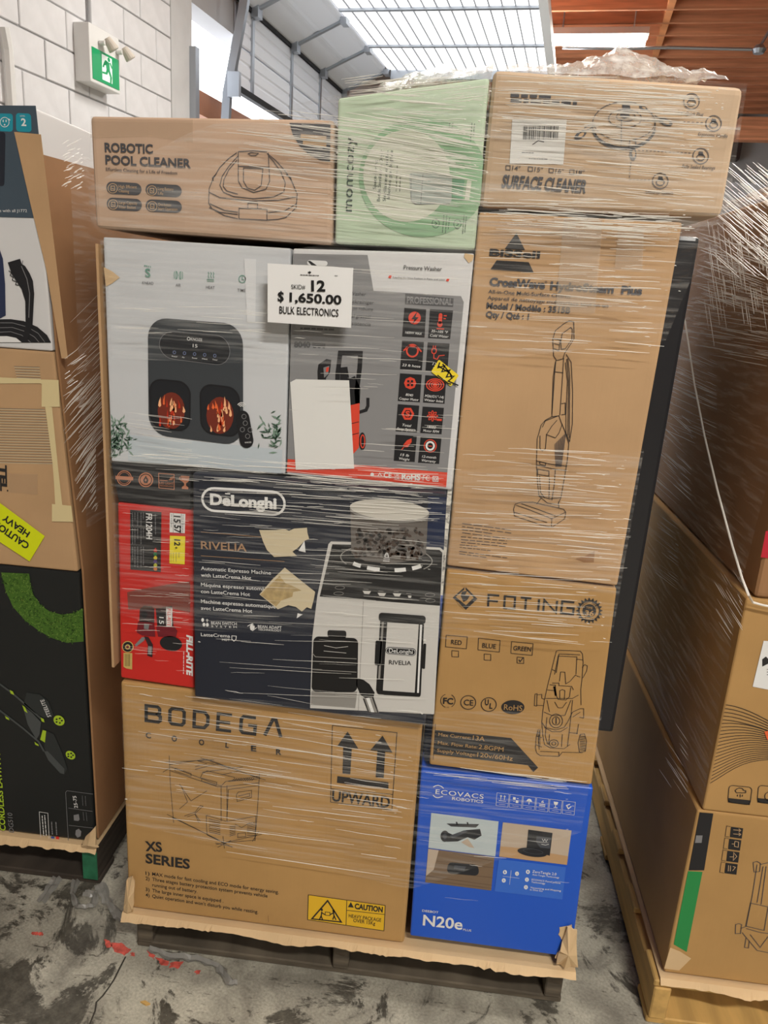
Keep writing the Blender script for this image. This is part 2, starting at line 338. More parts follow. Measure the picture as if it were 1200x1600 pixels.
for v in (4.52, 4.70):
    g = G(); p = room(-2.89, v, 2.85); g.tube([p, p+J*.035], .014, 10); a = p+J*.05+W*.03; h = g.mk('lamp_bracket', M_white, ex)
    g = G(); d = (J*.4+W*.35-Vector((0, 0, .75))).normalized(); g.tube([a-d*.035, a-d*.03, a+d*.03, a+d*.035], [.018, .022, .032, .03], 14); g.mk('lamp_head', mat('beige_plastic', (206, 198, 186), .5), ex)
g = G(); g.tube([room(-2.985, 4.57, 2.93), room(-2.985, 4.57, 3.1), room(-2.985, 4.5, 3.35), room(-2.985, 4.5, 4.6)], .012); g.mk('conduit', mat('grey_conduit', (168, 168, 170), .5), label='grey conduit running up the block wall above exit sign', cat='conduit')
g = G(); g.tube([room(-2.98, 3.83, 2.2), room(-2.98, 3.83, 2.62), room(-2.98, 3.81, 2.72)], .03); g.mk('wall_pipe', M_white, label='short white pipe on block wall at left photo edge', cat='pipe')
# fluorescent battens
M_tube = mat('fluorescent_tube', (255, 252, 240), .4, emit=9)
for i, (u, v, z, e) in enumerate(LAMPS):
    lf = empty('fluorescent_light', room(u, v, z), label='white fluorescent batten hanging under the wooden joists' if i == 0 else 'added unseen fluorescent batten on the ceiling '+('', 'above the aisle in front of the middle stack', 'far behind the photographer', 'above the right stack', 'beside the block wall with the exit sign', 'in front of the raised door', 'nearest the right wall')[i], cat='ceiling light', group='warehouse fluorescent battens')
    g = G(); c = room(u, v, z+.05); g.hexa([c-J*.61-W*.06+Vector((0, 0, .05)), c+J*.61-W*.06+Vector((0, 0, .05)), c+J*.61-W*.12-Vector((0, 0, .03)), c-J*.61-W*.12-Vector((0, 0, .03))],
        [c-J*.61+W*.06+Vector((0, 0, .05)), c+J*.61+W*.06+Vector((0, 0, .05)), c+J*.61+W*.12-Vector((0, 0, .03)), c-J*.61+W*.12-Vector((0, 0, .03))]); g.mk('housing', M_white, lf)
    for s_ in (-.06, .06):
        g = G(); g.tube([room(u-.59, v+s_, z-.02), room(u+.59, v+s_, z-.02)], .026, 10); g.mk('tube', M_tube, lf)
    g = G(); g.tube([room(u-.3, v, z+.1), room(u-.3, v, 4.7)], .008, 6); g.mk('hanger_rod', M_galv, lf)
    g = G(); g.tube([room(u+.45, v, z+.1), room(u+.45, v, 4.7)], .008, 5); g.mk('hanger_chain', M_galv, lf)
    ld = bpy.data.lights.new('tube_glow', 'AREA'); ld.shape = 'RECTANGLE'; ld.size = 1.18; ld.size_y = .2; ld.energy = e; ld.color = (1, .96, .89)
    lo = bpy.data.objects.new('tube_glow', ld); COL.objects.link(lo); lo.parent = lf; lo.location = Vector((0, 0, -.06)); lo.rotation_euler = (0, 0, RZ)
cz = 4.22; g = G(); g.tube([room(-.5, 9.6, cz), room(.2, 9.6, cz-.01), room(.6, 9.6, cz), room(1.43, 9.6, cz-.02)], .016); cn = g.mk('ceiling_conduit', M_galv, label='thin grey conduit pipe running below the wooden joists', cat='conduit')
g = G(); g.tube([room(1.5, 9.6, 4.16), room(1.5, 9.6, 4.20), room(1.5, 9.6, 4.24)], [.05, .07, .04], 12); g.mk('junction_box', M_galv, cn)
g = G(); g.tube([room(1.5, 9.6, 4.22), room(1.62, 9.6, 4.5)], .014); g.mk('drop_pipe', M_galv, cn)
g = G(); g.box(room(2.05, 12.2, 3.95), (.25, .1, .14), RAX); ob = g.mk('wood_bracket', M_wood_joist, label='brown wooden bracket end in front of white back wall', cat='bracket')
g = G(); wbox(g, -2.9, 2.2, 14.1, 14.4, 3.9, 4.5); g.mk('joist_shade_slab', mat('shaded_joist_wood', (66, 50, 46), .8), kind='structure')  # dark slab standing in for far joists in shade
# ------------------------------------------------------------------ the middle pallet load: cartons
TOPS = {}
def on(ob): A, B = TOPS[ob]; return lambda x: A.z+(B.z-A.z)*(x-A.x)/(B.x-A.x)+.0008
def carton(name, label, px, Y, depth, m, bevel=.006, cat='box', shrink=.0015, snap=None):
    P = [py(x, y, Y) for x, y in px]                      # TL TR BR BL on the front plane
    c = sum(P, Vector())/4; P = [p+(c-p).normalized()*shrink for p in P]
    if snap is not None:                                   # rest the base on what lies below
        for i in (2, 3): P[i].z = snap(P[i].x)
    Bk = [p+Vector((0, depth, 0)) for p in P]; g = G().hexa([P[3], P[2], P[1], P[0]], [Bk[3], Bk[2], Bk[1], Bk[0]])
    org = Vector(((P[2].x+P[3].x)/2, Y+depth/2, min(P[2].z, P[3].z)))
    ob = g.mk(name, m, label=label, cat=cat, org=org); bev(ob, bevel, 3); TOPS[ob] = (P[0].copy(), P[1].copy())
    return ob
INK = mat('grey_ink', (78, 78, 82), .6); INKB = mat('black_ink', (44, 42, 42), .6); TANP = mat('kraft_knockout', (196, 162, 124), .7)
WHT = mat('white_print', (236, 236, 234), .5); BLK = mat('black_print', (34, 34, 37), .45); GRY = mat('grey_print', (132, 132, 134), .5); RED = mat('red_print', (226, 74, 52), .5)
TAPE = mat('clear_packing_tape', (205, 180, 150), .15, alpha=.22, spec=.6)
# ---- robotic pool cleaner
bA = carton('pool_cleaner_carton', 'brown carton printed ROBOTIC POOL CLEANER on top left of the wrapped stack', [(139, 180), (523, 186), (520, 383), (148, 356)], 0, 1.0, K_pink, .009)
a = Art(bA, 0, (120, 160, .35))
a.text('ROBOTIC', INK, (127, 220), (342, 228), 38, .03); a.text('POOL CLEANER', INK, (130, 275), (511, 293), 38, .03); a.text('Effortless Cleaning for a Life of Freedom', INK, (132, 305), (450, 323), 14, .02)
for Q, t1, t2 in (([(132, 352), (290, 362), (290, 416), (133, 408)], 'High Efficient', 'Cleaning'), ([(307, 362), (470, 370), (469, 425), (308, 416)], 'Long Battery', 'Life'),
                  ([(134, 424), (292, 432), (291, 487), (135, 480)], 'Large Capacity', 'Filter Basket'), ([(308, 432), (470, 440), (470, 495), (308, 488)], 'One-button', 'Start Operation')):
    a.new(); a.rr('printed_badge', INK, Q, .5, 2.9); x, y = Q[0]; c = (x+30, y+32)
    a.ell('printed_badge_icon', TANP, c, 21, 21, 2, ring=.0012); a.line('printed_badge_icon', TANP, [[(c[0]-8, c[1]-10), (c[0]+8, c[1]-10), (c[0]+8, c[1]+10), (c[0]-8, c[1]+10), (c[0]-8, c[1]-10)], [(c[0]-4, c[1]), (c[0]+4, c[1]+4)]], .0012, 2)
    w = 7.2; a.text(t1, TANP, (x+57, y+30), (x+57+w*len(t1)*.8, y+33), 13, .01); a.text(t2, TANP, (x+57, y+49), (x+57+w*len(t2)*.8, y+52), 13, .01)
a.line('printed_drawing', INK, [
 [(715, 225), (680, 250), (640, 290), (610, 340), (592, 385), (590, 450), (605, 475), (660, 505), (720, 520)], [(850, 525), (900, 522), (935, 513), (980, 470), (985, 410), (960, 350), (930, 305), (890, 260), (850, 228)],
 [(722, 220), (790, 216), (850, 222)], [(720, 240), (680, 285), (650, 330), (640, 370), (655, 400), (700, 420), (790, 430), (880, 422), (925, 400), (932, 360), (912, 310), (880, 265), (858, 240)],
 [(716, 258), (680, 300), (658, 345), (655, 375), (670, 395), (720, 410)], [(722, 222), (722, 350), (738, 380), (790, 402), (845, 388), (862, 352), (856, 225)], [(745, 293), (745, 350), (762, 382), (795, 392), (824, 372), (832, 296), (745, 293)],
 [(722, 285), (858, 290)], [(590, 400), (640, 425), (780, 440), (900, 437), (985, 420)], [(595, 452), (660, 482), (720, 490)], [(855, 492), (930, 484), (982, 452)], [(592, 470), (640, 490), (720, 500)],
 [(725, 472), (850, 476), (850, 526), (725, 520), (725, 472)], [(765, 472), (765, 449), (808, 450), (808, 474)], [(625, 318), (606, 338), (612, 350)], [(935, 322), (955, 335), (960, 352)], [(765, 230), (780, 238), (800, 237), (812, 228), (780, 224), (765, 230)]], .0013)
a.poly('printed_corner_mark', INK, [(950, 92), (1040, 95), (1133, 98), (1131, 265), (1085, 258), (1035, 232), (995, 195), (965, 145)])
a.line('printed_corner_mark', TANP, [[(1000, 150), (1115, 160)], [(1010, 180), (1115, 190)]], .006, 2)
a.poly('tape_strip', TAPE, [(64, 64), (520, 78), (520, 180), (330, 150), (64, 160)], 4)
a.done()
# ---- mint green steriliser
M_mint = mat('mint_carton', (198, 217, 190), .5)
bB = carton('sterilizer_carton', 'mint green carton with a pale disc, between two brown cartons on top of the stack', [(527, 152), (766, 120), (743, 391), (522, 381)], 0, 1.0, M_mint)
a = Art(bB, 0, (500, 100, .23333)); MG = mat('mid_green_print', (150, 188, 150), .5); MC = mat('cream_print', (216, 220, 202), .5); MT = mat('green_ink', (66, 84, 78), .5)
pts = []
for i in range(40):
    t = 2*math.pi*i/40; x, y = 690+430*math.cos(t), 760+400*math.sin(t); pts.append((min(x, 1120-.075*(y-300)), y))
a.poly('printed_disc', MG, pts, 1); a.ell('printed_disc', MC, (580, 750), 290, 308, 2, 40)
a.text('momcozy', MT, (215, 990), (232, 490), 66, .0)
for s_, p, q, h in (('Space-Saving', (375, 840), (385, 645), 22), ('Bottle Sterilizer & Dryer', (402, 920), (424, 575), 22), ('Stérilisateur et sèche-', (440, 920), (462, 580), 22), ('biberons gain de place', (468, 905), (490, 580), 22)): a.text(s_, MT, p, q, h, .005)
a.bars(GRY, (510, 855), (518, 680), 2, (24, 0), .0012)
PG = mat('appliance_grey_print', (188, 196, 190), .5); a.rr('printed_product', PG, [(595, 725), (885, 735), (880, 940), (610, 940)], .14, 1.2, 3)
a.line('printed_product_outline', GRY, [[(610, 740), (610, 915), (640, 940), (870, 935)], [(690, 735), (675, 938)]], .0009, 4)
a.poly('printed_product_bottle', mat('bottle_green_print', (120, 168, 136), .5), [(890, 768), (968, 775), (955, 915), (880, 915)], 3); a.poly('printed_product_bottle', MC, [(985, 780), (1015, 785), (1000, 912), (968, 910)], 3)
for x, y0, y1 in ((830, 1010, 1130), (850, 1010, 1135), (868, 1030, 1110), (965, 1010, 1140), (980, 1020, 1130), (870, 395, 470), (890, 395, 465), (1018, 395, 520), (1035, 400, 520)): a.bars(MT, (x, y0), (x-10, y1), 1, (0, 0), .001)
for c in ((775, 1068), (920, 1072)): a.new(); a.ell('printed_icon', MT, c, 24, 30, 2, ring=.0009); a.line('printed_icon', MT, [[(c[0]-6, c[1]-12), (c[0]+8, c[1]), (c[0]-6, c[1]+12)]], .001)
a.done()
# ---- surface cleaner
bC = carton('surface_cleaner_carton', 'large brown carton printed SURFACE CLEANER overhanging the top right of the stack', [(770, 107), (1165, 135), (1129, 340), (748, 323)], 0, 1.0, K_pale, .013)
a = Art(bC, 0, (740, 90, .36667))
LAB = mat('paper_label', (226, 225, 220), .5)
for r in range(2): a.bars(INK, (158, 160+r*22), (440, 172+r*22), 1, (0, 0), .006, name='blurred_print')
lab = [(165, 262), (397, 265), (382, 455), (153, 452)]; a.poly('shipping_label', LAB, lab, 2)
x = 212
while x < 362:
    w = random.uniform(1.2, 5); a.poly('barcode', INKB, [(x, 292), (x+w, 292), (x+w-3, 350), (x-3, 350)], 3); x += w+random.uniform(1.5, 4)
a.line('barcode', INKB, [[(250, 372), (275, 355), (300, 360)]], .0012, 3); a.bars(GRY, (205, 405), (285, 408), 2, (30, 26), .001, 3)
for p, s_ in (((138, 478), '14"'), ((233, 484), '15"'), ((322, 490), '16"'), ((410, 495), '18"')):
    a.new(); x, y = p; a.line('checkbox', INK, [[(x, y), (x+18, y+1), (x+18, y-17), (x, y-18), (x, y)]], .0011); a.text(s_, INK, (x+26, y+1), (x+60, y+4), 18, .01)
a.text('SURFACE CLEANER', INK, (118, 553), (476, 577), 52, .035, .15)
a.ell('printed_drawing', INK, (640, 285), 134, 96, 2, 40, ring=.0013); a.ell('printed_drawing', INK, (640, 290), 134, 98, 2, 30, 10, 170, ring=.0042); a.ell('printed_drawing', INK, (642, 275), 130, 78, 2, 30, 0, 180, ring=.0011)
a.ell('printed_drawing', INK, (645, 260), 70, 38, 2, ring=.0013); a.ell('printed_drawing', INK, (648, 252), 40, 20, 2, ring=.0012)
a.poly('printed_drawing', INK, [(632, 198), (665, 198), (668, 225), (655, 232), (668, 252), (640, 262), (622, 245), (636, 228)], 2)
for c, r_ in (((455, 330), -35), ((818, 276), 20), ((678, 410), 88), ((722, 215), 25)):
    a.new(); k = .6 if c[1] < 230 else 1
    a.ell('printed_caster', INK, c, 30*k, 15*k, 2, rot=r_); a.ell('printed_caster', TANP, (c[0]+3, c[1]), 14*k, 7*k, 3, rot=r_)
a.line('printed_drawing', INK, [[(478, 312), (515, 292)], [(472, 300), (512, 280)], [(770, 248), (800, 262)], [(772, 262), (796, 274)], [(662, 385), (665, 352), (690, 352), (692, 385)], [(630, 262), (628, 375)]], .0014)
def dash(p, q, n=11): return [[tuple(p[i]+(q[i]-p[i])*k/n for i in (0, 1)), tuple(p[i]+(q[i]-p[i])*(k+.6)/n for i in (0, 1))] for k in range(n)]
a.line('leader_line', INK, dash((700, 396), (930, 408), 14)+dash((670, 445), (663, 518), 5)+dash((663, 519), (757, 522), 6)+dash((720, 268), (985, 278), 14), .001)
for c, t, p, q in (((928, 187), '1/4" Quick Plug', (870, 243), (977, 250)), ((1022, 281), 'Ergonomic Handle', (955, 333), (1080, 342)), ((967, 420), 'Fully Sealed Bearings', (887, 470), (1027, 478)), ((795, 526), 'Universal Casters', (732, 579), (848, 584))):
    a.new(); a.ell('printed_icon', INK, c, 33, 33, 2, ring=.0013); a.ell('printed_icon', INK, (c[0], c[1]+6), 17, 13, 2, ring=.0014); a.poly('printed_icon', INK, [(c[0]-8, c[1]-20), (c[0]+9, c[1]-18), (c[0]+13, c[1]), (c[0]-10, c[1]-2)], 2); a.text(t, INK, p, q, 14, .02, .1)
a.done()
# ---- foot massager
M_kn = mat('pale_grey_carton', (208, 211, 214), .5, var=.03, scale=3)
bD = carton('foot_massager_carton', 'pale grey carton with a photo of a dark foot massager and flames', [(160, 369), (455, 387), (446, 742), (173, 722)], 0, 1.0, M_kn, .004)
a = Art(bD, 0, (150, 360, .25833)); GI = mat('sage_print', (112, 158, 142), .5); DK = mat('massager_print', (66, 70, 74), .4); DK2 = mat('massager_dark_print', (38, 40, 44), .4); TXT = mat('mid_grey_ink', (112, 112, 116), .5)
for s_, p, q in (('KNEAD', (282, 324), (350, 329)), ('AIR', (484, 338), (515, 341)), ('HEAT', (667, 351), (720, 355)), ('TIME', (857, 369), (905, 372))): a.text(s_, TXT, p, q, 17, .01)
a.text('S', GI, (300, 281), (332, 283), 50, .02)
for k in range(4): a.ell('printed_icon', GI, (298+11*k, 214+2*k), 5-.6*k, 5, 2, 8)
a.line('printed_icon', GI, [[(476, 248), (474, 270), (476, 292)], [(486, 248), (492, 252), (496, 270), (491, 290), (485, 292), (486, 248)], [(524, 250), (526, 272), (524, 294)], [(514, 250), (508, 254), (505, 272), (508, 292), (515, 294), (514, 250)]]+[[(680+15*k, 252), (685+15*k, 262), (680+15*k, 274), (685+15*k, 288)] for k in range(3)]+[[(672, 296), (715, 299)], [(672, 306), (715, 309)], [(885, 280), (885, 297), (898, 299)]], .0013)
a.ell('printed_icon', GI, (886, 294), 20, 22, 2, ring=.0014)
a.poly('printed_table', mat('pale_table_print', (196, 206, 212), .5), [(195, 1236), (1128, 1326), (1122, 1470), (195, 1392)], 1)
a.rr('massager_print', DK, [(315, 524), (890, 568), (892, 1304), (320, 1232)], .2, .85, 2)
a.rr('massager_print_panel', DK2, [(386, 606), (812, 640), (812, 822), (386, 768)], .5, 2.5, 3); a.rr('massager_print_rim', GRY, [(386, 606), (812, 640), (812, 822), (386, 768)], .5, 2.5, 4, ring=.0009)
a.text('KNOZE', WHT, (575, 664), (645, 670), 16, .03, layer=5); a.ell('massager_print_logo', WHT, (563, 655), 8, 9, 5, ring=.001); a.text('15', WHT, (588, 706), (616, 709), 20, .02, layer=5)
for k, s_ in enumerate(('Knead', 'Air', 'Power', 'Heat', 'Timer')): a.text(s_, WHT, (462+61*k, 764+5*k), (462+61*k+(16 if k == 1 else 32), 767+5*k), 8, .01, layer=5); a.ell('massager_print_logo', mat('blue_icon', (112, 124, 160), .5), (477+61*k, 737+5*k), 8, 9, 5, 10, ring=.0012)
FL = [mat('flame_red', (190, 52, 30), .5), mat('flame_orange', (240, 110, 60), .5), mat('flame_pale', (255, 190, 140), .5)]
for Q, c in (([(326, 896), (572, 920), (568, 1216), (336, 1188)], (458, 1090)), ([(632, 926), (868, 955), (872, 1250), (638, 1222)], (752, 1118))):
    a.new(); a.rr('massager_print_well', DK2, Q, .3, .85, 3); a.rr('massager_print_rim', BLK, Q, .3, .85, 4, ring=.003)
    a.ell('flame_print', mat('flame_glow_print', (120, 48, 34), .5), c, 82, 112, 4, 20)
    for k in range(30):
        x = c[0]+random.gauss(0, 30); y = c[1]+random.uniform(-60, 95); h = random.uniform(25, 60); w = random.uniform(5, 11); mm = FL[min(2, int(random.random()*3.2))]; b = random.uniform(-10, 10)
        a.poly('flame_print', mm, [(x-w, y), (x-w*.6, y-h*.45), (x+b, y-h), (x+w*.7, y-h*.4), (x+w, y), (x, y+w)], 5+k % 3)
a.rr('remote_print', BLK, [(842, 1096), (922, 1082), (962, 1305), (880, 1322)], .48, .42, 6)
for c in ((898, 1124), (906, 1164), (888, 1203), (935, 1205), (920, 1243)): a.ell('remote_print_button', GRY, c, 13, 14, 7, 14, ring=.001)
a.text('KNOZE', WHT, (905, 1285), (943, 1283), 8, .02, layer=8)
for r_ in (12, 21, 30): a.ell('signal_print', WHT, (884, 1072), r_, r_*1.05, 6, 12, 215, 325, ring=.0014)
LF = [mat('leaf_print_dark', (62, 92, 74), .5), mat('leaf_print_pale', (128, 156, 138), .5)]
def leaves(c, sx, sy, n, clipx):
    a.new()
    for k in range(n):
        x = c[0]+random.gauss(0, sx); y = c[1]+random.gauss(0, sy); t = random.uniform(0, 6.28); L = random.uniform(14, 30)
        if not clipx[0] < x < clipx[1] or not 1080 < y < 1368: continue
        d = (math.cos(t)*L, math.sin(t)*L); e = (-d[1]*.22, d[0]*.22); q = [(x-d[0], y-d[1]), (x+e[0], y+e[1]), (x+d[0], y+d[1]), (x-e[0], y-e[1])]
        a.poly('foliage_print', random.choice(LF), [(min(max(px_, clipx[0]), clipx[1]), min(py_, 1375)) for px_, py_ in q], 2+k % 2)
leaves((125, 1270), 45, 75, 150, (92, 280)); leaves((1070, 1230), 45, 50, 70, (962, 1124))
a.poly('torn_patch', K_raw, [(48, 222), (100, 248), (146, 285), (100, 320), (62, 340)], 2)
a.poly('tape_strip', mat('white_tape', (226, 228, 230), .35), [(897, 170), (970, 174), (965, 555), (915, 553)], 2)
a.done()
# ---- pressure washer
M_pw = mat('white_carton', (222, 222, 222), .5)
bE = carton('pressure_washer_carton', 'white and grey carton printed Pressure Washer beside the foot massager carton', [(457, 387), (742, 395), (706, 767), (447, 742)], 0, 1.0, M_pw, .004)
a = Art(bE, 0, (400, 370, .29167)); PAN = mat('mid_grey_panel', (142, 142, 143), .5); DKG = mat('dark_grey_ink', (92, 92, 94), .5)
a.poly('printed_panel', PAN, [(203, 90), (598, 98), (630, 290), (1098, 318), (1113, 350), (1025, 1262), (170, 1190), (186, 620)], 1)
a.poly('printed_red_band', RED, [(170, 1190), (1025, 1262), (1019, 1340), (165, 1258)], 2)
a.poly('carry_handle', WHT, a.quadpts([(275, 124), (385, 130), (383, 157), (275, 152)], .5, 5, 4), 2); a.poly('carry_handle', BLK, [(278, 130), (290, 128), (328, 155), (300, 155)], 3)
a.text('Pressure Washer', BLK, (792, 174), (995, 184), 22, .03); a.text('Leading the New Fashion in Patio and Lawn', DKG, (735, 221), (1012, 235), 9, .01)
for c in ((718, 215), (1027, 232)): a.poly('printed_leaf', RED, [(c[0]-10, c[1]+4), (c[0]-3, c[1]-9), (c[0]+10, c[1]-7), (c[0]+4, c[1]+8)], 2)
a.poly('printed_band', DKG, [(800, 304), (1058, 330), (1056, 376), (798, 362)], 2); a.text('PROFESSIONAL', PAN, (808, 355), (1052, 366), 34, .03, layer=4)
T = [([(795, 380), (912, 388), (903, 540), (783, 534)], '1600W MAX', ''), ([(932, 387), (1056, 395), (1040, 548), (922, 542)], '35~105 °F', 'Cold Water'), ([(783, 556), (900, 563), (889, 715), (772, 708)], '23 ft hose', ''), ([(920, 565), (1037, 572), (1025, 723), (908, 716)], '13 ft', 'Cord'),
     ([(772, 731), (888, 738), (878, 886), (760, 879)], '8040', 'Copper Motor'), ([(907, 741), (1020, 748), (1010, 894), (895, 887)], 'M26(G½"-14)', 'Water Inlet'), ([(760, 896), (875, 904), (862, 1048), (748, 1041)], 'Total', 'Stop System'), ([(893, 909), (1007, 916), (994, 1057), (880, 1050)], '18000', 'Motor RPM'),
     ([(748, 1059), (862, 1067), (850, 1206), (738, 1199)], '15 lb', 'Weight'), ([(882, 1070), (994, 1076), (981, 1216), (868, 1209)], '12-month', 'Warranty')]
for i, (Q, t1, t2) in enumerate(T):
    a.new(); a.poly('feature_tile', BLK, Q, 2); B = lambda u, v: a.bil(Q, u, v); c = B(.5, .33)
    for t, v in ((t1, .9 if not t2 else .8), (t2, .95)):
        if t: w = min(.44, .042*len(t)); a.text(t, WHT, B(.5-w, v-.01), B(.5+w, v+.01), 13, .03, .2, layer=4)
    n = 'feature_icon'
    if i == 0: a.ell(n, RED, c, 33, 34, 3); a.poly(n, BLK, [B(.6, .1), B(.36, .38), B(.5, .38), B(.4, .58), B(.68, .3), B(.53, .3)], 4)
    if i == 1: a.rr(n, RED, [B(.4, .12), B(.56, .12), B(.56, .5), B(.4, .5)], .4, .5, 3); a.ell(n, RED, B(.48, .5), 14, 16, 3); a.line(n, RED, [[B(.62, .2), B(.75, .2)], [B(.62, .3), B(.72, .3)], [B(.35, .66), B(.68, .66)]], .0018, 3)
    if i == 2: a.ell(n, RED, c, 30, 32, 3, ring=.003); a.line(n, RED, [[B(.1, .35), B(.3, .18), B(.7, .18), B(.92, .35)]], .0025, 3)
    if i == 3: a.rr(n, RED, [B(.22, .2), B(.42, .2), B(.42, .38), B(.22, .38)], .4, 1, 3, ring=.0018); a.line(n, RED, [[B(.27, .2), B(.27, .1)], [B(.37, .2), B(.37, .1)], [B(.32, .38), B(.34, .55), B(.5, .58), B(.56, .45), B(.82, .42)]], .0016, 3)
    if i == 4: a.ell(n, RED, c, 33, 33, 3, 8); [a.ell(n, BLK, (c[0]+14*math.cos(k*1.571+.78), c[1]+14*math.sin(k*1.571+.78)), 7, 7, 4, 10) for k in range(4)]; a.ell(n, BLK, c, 4, 4, 4, 8)
    if i == 5: [a.ell(n, RED, c, 46-13*k, 32-8*k, 3, ring=.002) for k in range(3)]; a.ell(n, RED, c, 12, 12, 3)
    if i == 6: a.ell(n, RED, c, 28, 30, 3, 6, ring=.004); a.text('S', RED, (c[0]-12, c[1]+14), (c[0]+12, c[1]+14), 28, .05, layer=4)
    if i == 7: [a.ell(n, RED, (c[0]+18*math.cos(k*.785), c[1]+18*math.sin(k*.785)), 10, 5, 3, 8, rot=k*45, ring=.0014) for k in range(8)]; a.ell(n, RED, c, 6, 6, 3, 10); a.poly(n, RED, [B(.72, .42), B(.95, .42), B(.95, .5), B(.72, .5)], 3)
    if i == 8: a.poly(n, RED, [B(.76, .1), B(.78, .24), B(.62, .44), B(.42, .46), B(.4, .36), B(.56, .18)], 3); a.line(n, RED, [[B(.5, .36), B(.34, .56)]], .0016, 3)
    if i == 9: a.ell(n, RED, c, 32, 33, 3, ring=.0018); a.ell(n, WHT, c, 20, 21, 3, ring=.0035); a.line(n, RED, [[B(.42, .34), B(.58, .34)]], .002, 3)
for s_, p, q in (('Washer', (505, 313), (590, 317)), ('ckreiniger', (518, 355), (632, 362)), ('on robuste', (518, 393), (627, 398)), ('al gravosi', (512, 432), (615, 437)), ('sistencia', (512, 472), (615, 478))): a.text(s_, DKG, p, q, 19, .02, .15)
a.bars(DKG, (238, 490), (420, 497), 1, (0, 0), .003); a.text('8040', DKG, (205, 590), (292, 592), 28, .05); a.line('fine_print', DKG, [[(302, 570), (372, 576)], [(302, 580), (372, 585)], [(306, 592), (322, 593)], [(332, 593), (346, 594)], [(358, 594), (370, 595)]], .0018)
pm = 'washer_print'
a.poly(pm, BLK, [(335, 684), (378, 654), (404, 660), (396, 728), (376, 756), (374, 800), (332, 800), (330, 720)], 2); a.poly(pm, GRY, [(362, 700), (394, 690), (388, 735), (366, 755)], 3); a.poly(pm, RED, [(378, 700), (392, 697), (388, 722), (375, 724)], 4)
a.line(pm, BLK, [[(436, 800), (438, 735), (452, 622), (560, 624), (556, 700), (540, 830), (545, 895)]], .0085, 2); a.poly(pm, BLK, [(452, 700), (490, 696), (500, 760), (530, 745), (560, 810), (556, 895), (505, 905), (500, 800), (450, 790)], 2)
a.new(); a.line(pm, BLK, [[(552, 940), (590, 928), (600, 905), (600, 862)]], .006, 2); a.poly(pm, RED, [(505, 902), (556, 890), (552, 1128), (522, 1162), (515, 1050)], 3); a.line(pm, BLK, [[(512, 1000), (552, 990)], [(514, 1060), (552, 1050)]], .0012, 4)
a.ell(pm, BLK, (570, 1095), 19, 48, 2); a.ell(pm, RED, (572, 1095), 11, 34, 3, ring=.002)
pp = [(185, 778), (216, 762), (500, 768), (527, 1240), (215, 1246)]
PAPER = mat('blank_paper', (230, 230, 226), .6)
a.poly('blank_paper_sheet', PAPER, pp, 6)
a.text('CE', WHT, (684, 1287), (725, 1291), 28, .02, layer=4); a.text('UK', WHT, (742, 1282), (768, 1284), 13, .03, layer=4); a.text('CA', WHT, (742, 1297), (768, 1299), 11, .03, layer=4); a.text('RoHS', WHT, (780, 1297), (880, 1303), 30, .045, layer=4); a.text('FC', WHT, (893, 1303), (930, 1306), 28, 0, layer=4)
a.line('mark_print', WHT, [[(948, 1282), (975, 1284), (975, 1310), (948, 1308), (948, 1282)], [(955, 1290), (968, 1291), (968, 1302), (955, 1301), (955, 1290)], [(654, 1280), (664, 1265), (674, 1281)]], .0014, 4); a.ell('mark_print', WHT, (623, 1272), 10, 10, 4, 12)
YEL = mat('yellow_sticker', (246, 220, 52), .5)
a.rr('yellow_sticker', YEL, [(980, 656), (1087, 741), (1045, 801), (938, 722)], .1, 1.6, 7)
a.line('marker_scribble', BLK, [[(985, 672), (975, 700), (1012, 690), (995, 722), (1040, 712), (1020, 750), (1062, 745), (1030, 772), (1084, 795)], [(975, 690), (1040, 730), (1050, 760)], [(972, 740), (1030, 785), (1045, 788)], [(1000, 680), (1050, 745)]], .0024, 8)
a.poly('torn_corner', K_raw, [(1118, 88), (1168, 98), (1160, 128), (1140, 140), (1115, 110)], 2)
a.done()
# price card hung on the film
M_card = mat('white_card', (244, 244, 243), .45)
qs = [(62, 142), (520, 167), (508, 488), (62, 457)]; P = [py(400+x*.29167, 370+y*.29167, -.042) for x, y in qs]; Bk = [p+Vector((0, .003, 0)) for p in P]
sg = G().hexa([P[3], P[2], P[1], P[0]], [Bk[3], Bk[2], Bk[1], Bk[0]]).mk('price_card', M_card, label='white price card reading SKID# 12 and $ 1,650.00 taped to the wrapped stack', cat='sign', org=(P[3]+P[2])/2)
a = Art(sg, -.042, (400, 370, .29167)); SB = mat('sign_black', (18, 18, 18), .6)
a.text('SKID#', SB, (190, 279), (265, 281), 23, .0); a.text('12', SB, (297, 290), (372, 291), 54, .035); a.text('S', SB, (117, 343), (150, 345), 46, .03); a.line('printed_dollar_stroke', SB, [[(135, 290), (134, 354)]], .0022); a.text('1,650.00', SB, (180, 346), (458, 362), 46, .03); a.text('BULK ELECTRONICS', SB, (126, 410), (442, 428), 38, .012)
a.poly('leaf_emblem', SB, [(288, 183), (292, 188), (297, 187), (295, 194), (289, 196), (289, 200), (286, 200), (286, 196), (280, 193), (278, 187), (284, 188)], 2); a.bars(DKG, (238, 204), (338, 208), 1, (0, 0), .0014); a.line('fine_print', GRY, [[(422, 208), (438, 209)]], .001)
a.done()
